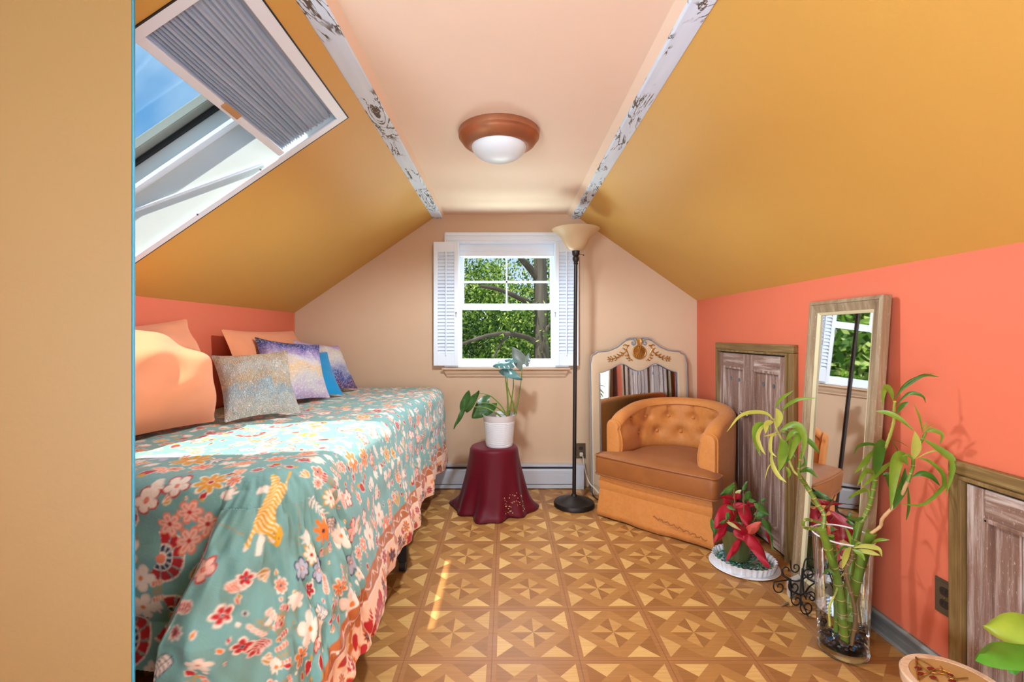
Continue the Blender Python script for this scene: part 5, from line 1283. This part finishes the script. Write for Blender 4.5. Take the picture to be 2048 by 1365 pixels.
# plant 1: the stalk whose thin stem reaches farthest right
b1 = thing('lucky_bamboo', 'lucky bamboo in the vase whose thin stem bends farthest right along the coral wall', 'lucky bamboo', vc+Vector((.02, 0, .04)), 'lucky bamboo stalks in the glass vase')
stalk(b1, [(vc.x+.025, 1.66, .045), (vc.x+.027, 1.655, .15), (vc.x+.045, 1.64, .28), A2(350, 1180, 1.60)], .0145, .0145, 8)
stalk(b1, [A2(335, 1195, 1.60), A2(410, 1140, 1.59), A2(430, 1080, 1.58), A2(530, 970, 1.56), A2(600, 830, 1.53)], .005, .0055, 9, M['tanstem'], 'thin_stem')
stalk(b1, [A2(600, 830, 1.53), A2(632, 740, 1.52), A2(642, 660, 1.50), A2(690, 560, 1.49), A2(722, 498, 1.48)], .0055, .0035, 6, None, 'thin_stem')
L2 = [([(715, 495), (760, 480), (830, 510), (820, 578)], 30, G, 1.48, 1.45), ([(700, 500), (680, 400), (640, 298)], 16, G, 1.49, 1.46), ([(712, 495), (735, 455), (775, 442)], 34, GY, 1.48, 1.44), ([(700, 480), (715, 440), (718, 425)], 26, GY, 1.48, 1.45),
      ([(690, 530), (780, 590), (850, 640), (900, 690), (890, 800), (858, 922)], 52, G, 1.47, 1.43), ([(650, 680), (740, 632), (830, 622), (900, 690), (1000, 690)], 12, GY, 1.49, 1.44),
      ([(650, 665), (740, 690), (830, 770), (845, 840), (830, 880), (700, 990), (550, 982)], 34, G, 1.49, 1.46), ([(628, 800), (690, 775), (760, 800), (820, 862)], 40, GD, 1.51, 1.49),
      ([(640, 680), (648, 600), (645, 488)], 78, GY, 1.49, 1.46), ([(600, 720), (560, 665), (520, 680), (498, 800), (482, 1025)], 88, G, 1.53, 1.48), ([(580, 740), (565, 850), (530, 930), (500, 1020)], 70, GD, 1.56, 1.54),
      ([(600, 860), (604, 1000), (588, 1100)], 22, GD, 1.54, 1.55), ([(640, 690), (600, 650), (560, 660)], 16, G, 1.50, 1.50)]
for (p_, w_, mt, a, b_) in L2: leafy(b1, A2, p_, w_, mt, a, b_, 3.4138)
b2 = thing('lucky_bamboo', 'lucky bamboo in the vase with the tallest upright stem before the mirror edge', 'lucky bamboo', vc+Vector((.0, 0, .04)), 'lucky bamboo stalks in the glass vase')
stalk(b2, [(vc.x+.008, 1.64, .045), (vc.x+.018, 1.655, .16), (vc.x+.040, 1.67, .29), A2(270, 1110, 1.67)], .0125, .0115, 8)
stalk(b2, [A2(270, 1130, 1.67), A2(320, 1040, 1.66), A2(348, 960, 1.65), A2(375, 830, 1.64), A2(390, 700, 1.62)], .0075, .0065, 9, None, 'thin_stem')
stalk(b2, [A2(390, 700, 1.62), A2(450, 590, 1.60), A2(500, 440, 1.56), A2(505, 350, 1.54), A2(510, 285, 1.52)], .0052, .0035, 8, M['bleafy'], 'thin_stem')
L2 = [([(508, 275), (555, 205), (640, 140), (715, 105), (815, 118)], 26, GD, 1.52, 1.48), ([(512, 265), (570, 175), (660, 120), (780, 93)], 14, GD, 1.52, 1.48), ([(513, 318), (585, 242), (640, 228), (700, 250), (722, 296)], 24, GD, 1.52, 1.47), ([(522, 372), (555, 315), (605, 288)], 34, GD, 1.52, 1.50),
      ([(500, 285), (480, 215), (440, 195), (424, 312)], 44, G, 1.54, 1.50), ([(380, 350), (455, 362), (540, 402), (645, 488)], 36, G, 1.55, 1.49), ([(450, 590), (410, 580), (385, 700), (378, 785)], 80, GD, 1.60, 1.57), ([(500, 688), (400, 765), (282, 872)], 36, G, 1.62, 1.56),
      ([(440, 600), (340, 575), (262, 590), (228, 648)], 22, GD, 1.62, 1.56), ([(375, 610), (310, 685), (233, 780)], 36, G, 1.62, 1.57), ([(390, 780), (310, 762), (255, 860)], 38, G, 1.62, 1.57), ([(430, 780), (462, 800), (472, 875)], 52, GD, 1.63, 1.60),
      ([(335, 965), (322, 890), (240, 915), (180, 958)], 26, G, 1.64, 1.58), ([(300, 900), (285, 860), (290, 960)], 10, M['tanstem'], 1.62, 1.62), ([(300, 1080), (250, 1090), (170, 1080)], 26, GD, 1.66, 1.64), ([(370, 570), (340, 680), (310, 740), (350, 770)], 8, G, 1.62, 1.6), ([(470, 540), (540, 560), (610, 600)], 9, GD, 1.58, 1.5), ([(480, 540), (520, 600), (545, 660)], 9, GD, 1.58, 1.53)]
for (p_, w_, mt, a, b_) in L2: leafy(b2, A2, p_, w_, mt, a, b_, 3.4138)
b3 = thing('lucky_bamboo', 'lucky bamboo in the vase that leans left before the hatch doors', 'lucky bamboo', vc+Vector((-.02, 0, .04)), 'lucky bamboo stalks in the glass vase')
stalk(b3, [(vc.x-.010, 1.63, .045), (vc.x-.022, 1.625, .14), (vc.x-.045, 1.62, .28), A0(1643, 1058, 1.60)], .0135, .0125, 8)
stalk(b3, [A0(1645, 1066, 1.60), A0(1648, 1030, 1.61), A0(1636, 1011, 1.62), A0(1618, 981, 1.63), A0(1600, 954, 1.64)], .0065, .0075, 8, None, 'thin_stem')
stalk(b3, [A0(1600, 954, 1.64), A0(1585, 938, 1.65), A0(1566, 885, 1.66), A0(1553, 858, 1.66), A0(1549, 838, 1.66)], .0045, .0030, 6, M['bleafy'], 'thin_stem')
stalk(b3, [A0(1632, 1060, 1.60), A0(1608, 1055, 1.58), A0(1612, 1040, 1.57), A0(1640, 1046, 1.59)], .005, .004, 5, None, 'thin_stem')
stalk(b3, [A0(1612, 972, 1.63), A0(1598, 950, 1.60), A0(1599, 925, 1.59), A0(1603, 905, 1.58)], .004, .0035, 4, None, 'thin_stem')
L3 = [([(840, 545), (895, 440), (1040, 342)], 42, G, 1.66, 1.60), ([(892, 600), (970, 505), (1100, 440), (1295, 428)], 42, G, 1.66, 1.58), ([(860, 760), (875, 640), (845, 540)], 90, GY, 1.64, 1.60), ([(835, 690), (740, 600), (590, 583), (440, 630), (298, 805)], 42, GY, 1.65, 1.56),
      ([(822, 690), (740, 715), (728, 825)], 64, GY, 1.65, 1.62), ([(800, 705), (690, 750), (640, 860), (680, 985), (730, 1060)], 46, GY, 1.65, 1.60), ([(800, 780), (700, 730), (620, 760), (618, 900), (672, 1075)], 84, G, 1.66, 1.63), ([(862, 830), (800, 850), (780, 950), (790, 1030), (855, 1085)], 40, GY, 1.64, 1.60),
      ([(900, 880), (925, 950), (905, 1100), (878, 1245)], 112, G, 1.63, 1.59), ([(950, 920), (1020, 820), (1095, 830), (1050, 950), (1000, 1125)], 84, G, 1.62, 1.57), ([(890, 790), (1000, 730), (1100, 745), (1160, 880), (1140, 1095)], 86, G, 1.62, 1.56), ([(1110, 830), (1230, 925), (1332, 1045)], 60, GD, 1.62, 1.57),
      ([(795, 990), (800, 1150), (870, 1290), (965, 1370)], 50, GY, 1.63, 1.57), ([(835, 1150), (765, 1190), (720, 1345)], 14, GY, 1.62, 1.58), ([(1010, 870), (1020, 950), (990, 1110)], 64, G, 1.61, 1.58), ([(960, 1150), (1010, 1070), (1065, 1090)], 52, GD, 1.62, 1.6), ([(1100, 1260), (1200, 1225), (1310, 1315)], 56, GD, 1.62, 1.57),
      ([(870, 800), (800, 832), (705, 855)], 22, GY, 1.64, 1.60), ([(890, 810), (940, 780), (985, 785)], 28, G, 1.64, 1.62), ([(900, 820), (960, 830), (960, 850)], 18, GD, 1.64, 1.63), ([(950, 1150), (900, 1200), (880, 1240)], 44, GD, 1.63, 1.6), ([(960, 1190), (990, 1260), (975, 1320)], 44, G, 1.63, 1.6), ([(1150, 1060), (1170, 1150), (1110, 1200)], 36, GD, 1.6, 1.59)]
for (p_, w_, mt, a, b_) in L3: leafy(b3, A3, p_, w_, mt, a, b_, 5.571)
b4 = thing('lucky_bamboo', 'short lucky bamboo in the vase with yellow green leaves at the glass rim', 'lucky bamboo', vc+Vector((.01, 0, .04)), 'lucky bamboo stalks in the glass vase')
stalk(b4, [(vc.x-.005, 1.68, .045), (vc.x-.004, 1.68, .2), (vc.x-.018, 1.67, .33), A1(645, 60, 1.66)], .0085, .0085, 9)
stalk(b4, [(vc.x+.006, 1.62, .045), (vc.x+.004, 1.60, .17), A1(790, 420, 1.59), A1(840, 290, 1.58), A1(850, 180, 1.57)], .006, .0055, 8, M['twig'])
L4 = [([(840, 170), (785, 240), (752, 385)], 66, GY, 1.56, 1.52), ([(860, 180), (960, 158), (1100, 185), (1140, 265)], 46, GY, 1.56, 1.52), ([(868, 200), (1000, 215), (1125, 252)], 46, GY, 1.56, 1.53), ([(850, 190), (925, 235), (975, 305)], 46, G, 1.56, 1.53), ([(1025, 155), (1100, 100), (1215, 98)], 36, G, 1.58, 1.54), ([(835, 150), (815, 50), (778, -25)], 34, G, 1.57, 1.55), ([(640, 180), (615, 230), (652, 300)], 34, G, 1.6, 1.58), ([(560, 440), (620, 395), (682, 450)], 30, GD, 1.6, 1.58), ([(840, 190), (760, 170), (665, 280)], 22, GD, 1.57, 1.55), ([(855, 120), (870, 20), (850, -60)], 22, GD, 1.58, 1.57), ([(860, 180), (900, 130), (940, 130)], 26, G, 1.56, 1.55)]
for (p_, w_, mt, a, b_) in L4: leafy(b4, A1, p_, w_, mt, a, b_, 4.876)
b5 = thing('lucky_bamboo', 'pale forked bamboo offshoot dipping into the water inside the vase', 'lucky bamboo', vc+Vector((-.02, 0, .1)), 'lucky bamboo stalks in the glass vase')
stalk(b5, [A1(632, 940, 1.60), A1(628, 750, 1.60), A1(690, 620, 1.61), A1(700, 520, 1.62), A1(640, 300, 1.62), A1(610, 180, 1.62)], .0035, .003, 9, M['bleafy'])
m = MB(); m.tube(spline([A1(698, 520, 1.62), A1(740, 460, 1.62), A1(790, 400, 1.63)], 8), .002, 6); m.build('branch', M['bleafy'], b5)

# ------------------------------------------------------------ wrought iron scroll rack
ir = thing('scroll_rack', 'black wrought iron scroll rack standing beside the vase', 'iron rack', (1.17, 1.95, 0))
def scroll(c0, r0, a0, turns, d, sgn=1, n=30, lead=None):
    pts_ = [] if lead is None else [A1(*lead, d)]
    for i in range(n+1):
        t = i/n; a = a0+sgn*turns*2*pi*t; r = r0*(1-.78*t); pts_.append(A1(c0[0]+r*math.cos(a), c0[1]+r*math.sin(a)*1.15, d))
    m = MB(); m.tube(pts_, .0026, 6); m.build('scroll', M['iron'], ir)
scroll((140, 560), 62, -pi*.75, 1.15, 1.93, -1, lead=(235, 490)); scroll((300, 370), 48, pi, 1.2, 2.02, -1, lead=(250, 300)); scroll((285, 560), 58, -2.6, 1.2, 1.96, -1, lead=(240, 480))
scroll((310, 690), 62, -pi/2, 1.2, 1.88, -1, lead=(345, 640)); scroll((410, 760), 66, pi, 1.25, 1.85, -1, lead=(355, 690)); scroll((440, 330), 58, pi, 1.2, 1.92, 1, lead=(365, 400)); scroll((455, 660), 56, pi*.9, 1.2, 1.90, 1, lead=(380, 640))
scroll((215, 400), 56, pi*.5, .8, 1.98, 1, lead=(240, 480)); scroll((430, 440), 56, pi, 1.1, 1.92, 1, lead=(370, 480)); scroll((580, 900), 40, pi*.5, 1.1, 1.80, 1, lead=(540, 800))
for pts_, d0, d1 in ([[(365, 380), (350, 520), (345, 640), (360, 740)], 1.95, 1.88], [[(375, 380), (370, 480), (380, 620), (430, 560), (500, 510)], 1.97, 1.93], [[(165, 440), (240, 490), (330, 500), (440, 440), (510, 430)], 1.97, 1.90], [[(240, 490), (250, 580), (330, 640)], 1.95, 1.9], [[(360, 400), (420, 480), (510, 520)], 1.98, 1.92], [[(345, 640), (420, 620), (510, 700), (560, 760)], 1.88, 1.82], [[(510, 520), (560, 580), (600, 560)], 1.9, 1.82]):
    q = [A1(x, y, d0+(d1-d0)*i/(len(pts_)-1)) for i, (x, y) in enumerate(pts_)]; m = MB(); m.tube(spline(q, 20), .0032, 6); m.build('bar', M['iron'], ir)
m = MB(); p0 = A1(420, 838, 1.85); m.tube([A1(360, 700, 1.87), Vector((p0.x, 1.85, .004))], .003, 6); m.tube([A1(250, 480, 1.95), Vector((px(1583, 1.98), 1.98, .004))], .003, 6); m.build('leg', M['iron'], ir)

# marble offcut and wood splinter
m = MB(); q = [P(1573, 1123, 2.05), P(1600, 1121, 2.09), P(1604, 1150, 2.05), P(1578, 1150, 2.01)]
q = [(px(1573, 2.02), 2.02), (px(1597, 2.07), 2.07), (px(1603, 2.03), 2.03), (px(1579, 1.98), 1.98)]
m.add([(x, y, .0) for x, y in q]+[(x, y, .065) for x, y in q], [(3,2,1,0),(4,5,6,7),(0,1,5,4),(1,2,6,5),(2,3,7,6),(3,0,4,7)])
tag(m.build('marble_block', M['stone'], smooth=False, bevel=.004), 'small white marble offcut on the floor behind the iron rack', 'stone block')
p0 = P(1570, 1212, 1.95); fx = lambda x, y: (px(x, FPX*H/(y-CY)), FPX*H/(y-CY))
a, b_ = fx(1562, 1215), fx(1577, 1208)
m = MB(); m.tube([(a[0], a[1], .005), (.5*(a[0]+b_[0]), .5*(a[1]+b_[1]), .007), (b_[0], b_[1], .005)], [.002, .005, .004], 6); tag(m.build('wood_splinter', M['mirrorwood']), 'short pale wood splinter lying on the parquet near the iron rack', 'splinter')

# ------------------------------------------------------------ small table with the onyx rim, plant at the right edge
k0 = 1.30; tcx, tcy, tr, tz = .878*k0, .905*k0, .084*k0, H-.678*k0
tcn = Vector((tcx, tcy, 0))
st = thing('side_table', 'small round table with cream onyx rim and gilt vine inlay at the bottom right', 'side table', tcn)
m = MB(); m.lathe([(tr*.80, tz-.004), (tr*.82, tz), (tr*.97, tz), (tr, tz-.004), (tr*.985, tz-.028), (tr*.93, tz-.034), (tr*.6, tz-.034)], tcn, 64); m.build('rim', M['onyx'], st)
m = MB(); m.lathe([(0, tz-.001), (tr*.81, tz-.001)], tcn, 48); m.build('tabletop', M['tablewood'], st)
m = MB(); m.lathe([(0, 0), (tr*.7, 0), (tr*.72, .012), (tr*.30, .03), (tr*.22, tz*.5), (tr*.35, tz-.05), (tr*.62, tz-.034)], tcn, 40); m.build('pedestal', M['onyx'], st)
B0 = lambda x, y: Vector(((1780+x/5.15-CX)/FPX*(tz-H)/-((1100+y/5.15-CY)/FPX), (tz-H)/-((1100+y/5.15-CY)/FPX), tz+.002))
m = MB()
for pth in ([(265, 1115), (300, 1190), (420, 1270), (560, 1290), (700, 1360)], [(265, 1115), (275, 1250), (290, 1360)], [(265, 1115), (400, 1190), (470, 1250)], [(300, 1340), (380, 1280), (500, 1240), (640, 1290)], [(520, 1210), (540, 1240), (520, 1280)], [(420, 1270), (480, 1340), (520, 1400)], [(560, 1290), (640, 1340), (800, 1330)]):
    m.tube(spline([B0(*q_) for q_ in pth], 16), .0016, 6)
so = m.build('vine_inlay', M['goldwire'], st)
m = MB()
for (x, y) in ((420, 1232), (320, 1285), (445, 1325), (615, 1300), (640, 1362), (290, 1228)):
    c0 = B0(x, y); m.ball(c0, .009, 12, (1.1, .6, .25))
so = m.build('red_inlay', M['gem'], st)
pp0 = Vector((1.06, .70, 0))
pt = thing('potted_vine', 'broad leaved green vine reaching in at the right edge before the low hatch', 'potted plant', pp0)
m = MB(); m.lathe([(0, 0), (.07, 0), (.075, .01), (.095, .40), (.102, .42), (.092, .42), (.085, .38), (0, .38)], pp0, 40); m.build('pot', M['ceramic'], pt)
m = MB(); m.lathe([(0, .395), (.088, .39)], pp0, 24); m.build('soil', M['soil'], pt)
vg1, vg2 = leafmat('vine leaf lime', (.20, .32, .02, 1), (.38, .46, .05, 1), .4), leafmat('vine leaf green', (.04, .20, .01, 1), (.10, .32, .03, 1), .3)
for (b_, t_, w_, mt, nn_, d0, d1) in (((2078, 1262), (1966, 1252), 78, vg1, (-.1, -.6, .9), .80, .84), ((2078, 1300), (1958, 1310), 64, vg2, (0, -.35, 1), .79, .76), ((2085, 1285), (2030, 1350), 50, vg2, (-.3, -1, .1), .81, .78), ((2100, 1240), (2062, 1170), 60, vg1, (0, -1, .3), .8, .82), ((2120, 1300), (2190, 1360), 70, vg2, (0, -.7, .7), .8, .75)):
    m = MB(); broad(m, P(*b_, d0), P(*t_, d1), w_/FPX*.8, Vector(nn_).normalized(), n=14); m.build('leaf', mt, pt)
    m = MB(); m.tube(spline([pp0+Vector((0, 0, .39)), (pp0+Vector((0, 0, .39))).lerp(P(*b_, d0), .5)+Vector((0, 0, .05)), P(*b_, d0)], 10), .003, 6); m.build('stem', M['stalk'], pt)

# ------------------------------------------------------------ outside
GZ = -3.2
m = MB(); m.box((-40, 3.9, GZ-.2), (40, 60, GZ)); struct(m.build('ground', M['grass'], smooth=False), 'lawn far below the window')
def branch(q, r0, r1, n=14): 
    m.tube(spline(q, n), [r0+(r1-r0)*i/n for i in range(n+1)], 9)
tr_ = thing('maple_tree', 'leafy tree with a thick trunk right outside the gable window', 'tree', (P(1085, 0, 8).x, 8, GZ))
m = MB(); D8 = 6.6
branch([(.66, 6.6, GZ), P(1086, 760, D8), P(1083, 680, D8), P(1082, 600, D8), P(1080, 500, D8), P(1076, 380, D8)], .125, .08, 20)
branch([P(1080, 690, D8), P(1060, 678, 6.52), P(1020, 668, 6.35), P(975, 672, 6.19), P(920, 690, 6.10)], .05, .02)
branch([P(1078, 615, D8), P(1050, 602, 6.43), P(1000, 580, 6.27), P(960, 572, 6.19)], .045, .02)
branch([P(1078, 560, D8), P(1058, 535, 6.52), P(1040, 515, 6.43), P(1020, 480, 6.35)], .06, .03)
branch([P(1084, 680, D8), P(1096, 655, 6.52), P(1110, 640, 6.43)], .035, .015)
branch([P(1020, 668, 6.35), P(1000, 690, 6.27), P(985, 720, 6.19)], .02, .01)
m.build('trunk', M['bark'], tr_)
def foliage(name, mat, parent, n, cx_, cy_, cz_, size, seed, clump=.35, nc=60):
    r = np.random.default_rng(seed)
    cc_ = np.stack([r.uniform(*cx_, nc), r.uniform(*cy_, nc), r.uniform(*cz_, nc)], 1)
    c = cc_[r.integers(0, nc, n)]+r.normal(0, clump, (n, 3))*np.array([1, 1, .7])
    a = r.normal(0, 1, (n, 3)); a /= np.linalg.norm(a, axis=1)[:, None]; b = r.normal(0, 1, (n, 3)); b -= a*(a*b).sum(1)[:, None]; b /= np.linalg.norm(b, axis=1)[:, None]
    s = size*r.uniform(.6, 1.3, n)[:, None]
    v = np.stack([c-a*s, c-b*s*.45+a*s*.1, c+a*s, c+b*s*.45+a*s*.1], 1).reshape(-1, 3)
    me = bpy.data.meshes.new(name); me.from_pydata(v.tolist(), [], np.arange(n*4).reshape(-1, 4).tolist()); me.materials.append(mat)
    o = bpy.data.objects.new(name, me); COL.objects.link(o)
    if parent is not None: o.parent = parent; o.location = -Vector(parent.location)
    return o
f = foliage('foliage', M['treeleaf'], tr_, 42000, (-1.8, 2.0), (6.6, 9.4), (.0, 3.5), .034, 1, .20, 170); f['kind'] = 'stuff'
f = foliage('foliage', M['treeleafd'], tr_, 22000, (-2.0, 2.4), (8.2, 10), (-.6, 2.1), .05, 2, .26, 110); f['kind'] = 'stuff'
def bigtree(label, x, y, n, zr, seed, w=1.6, mat='treeleafd'):
    t = thing('tree', label, 'tree', (x, y, GZ), 'trees behind the houses')
    m = MB(); m.tube(spline([(x, y, GZ), (x+.1, y, -.5), (x, y, zr[1]-.8)], 10), [.25-.02*i for i in range(11)], 8); m.build('trunk', M['bark'], t)
    f = foliage('foliage', M[mat], t, n, (x-w, x+w), (y-w, y+w), zr, .12, seed, .5, 50); f['kind'] = 'stuff'
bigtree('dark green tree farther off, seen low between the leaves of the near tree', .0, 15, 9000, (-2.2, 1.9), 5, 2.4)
bigtree('leafy tree left of the near tree, reflected in the leaning mirror', -4.2, 9.5, 14000, (.6, 3.2), 6, 2.0, 'treeleaf')
bigtree('distant tree left of the window view, reflected in the leaning mirror', -8.5, 15, 9000, (-1, 3.6), 8, 3.0)
hs = thing('neighbour_house', 'neighbouring white house with a pale grey roof, seen in the leaning mirror', 'house', (-5.5, 12.5, GZ))
m = MB(); m.box((-9, 11.5, GZ), (-3.2, 15, -.9)); m.build('wall', M['housew'], hs, smooth=False)
m = MB(); m.prism([Vector((0, 11.0, -1.0)), Vector((0, 13.2, .55)), Vector((0, 15.4, -1.0)), Vector((0, 15.4, -1.1)), Vector((0, 11.0, -1.1))], ((-9.4, 0, 0), (-2.9, 0, 0))); m.build('roof', M['roof'], hs, smooth=False)
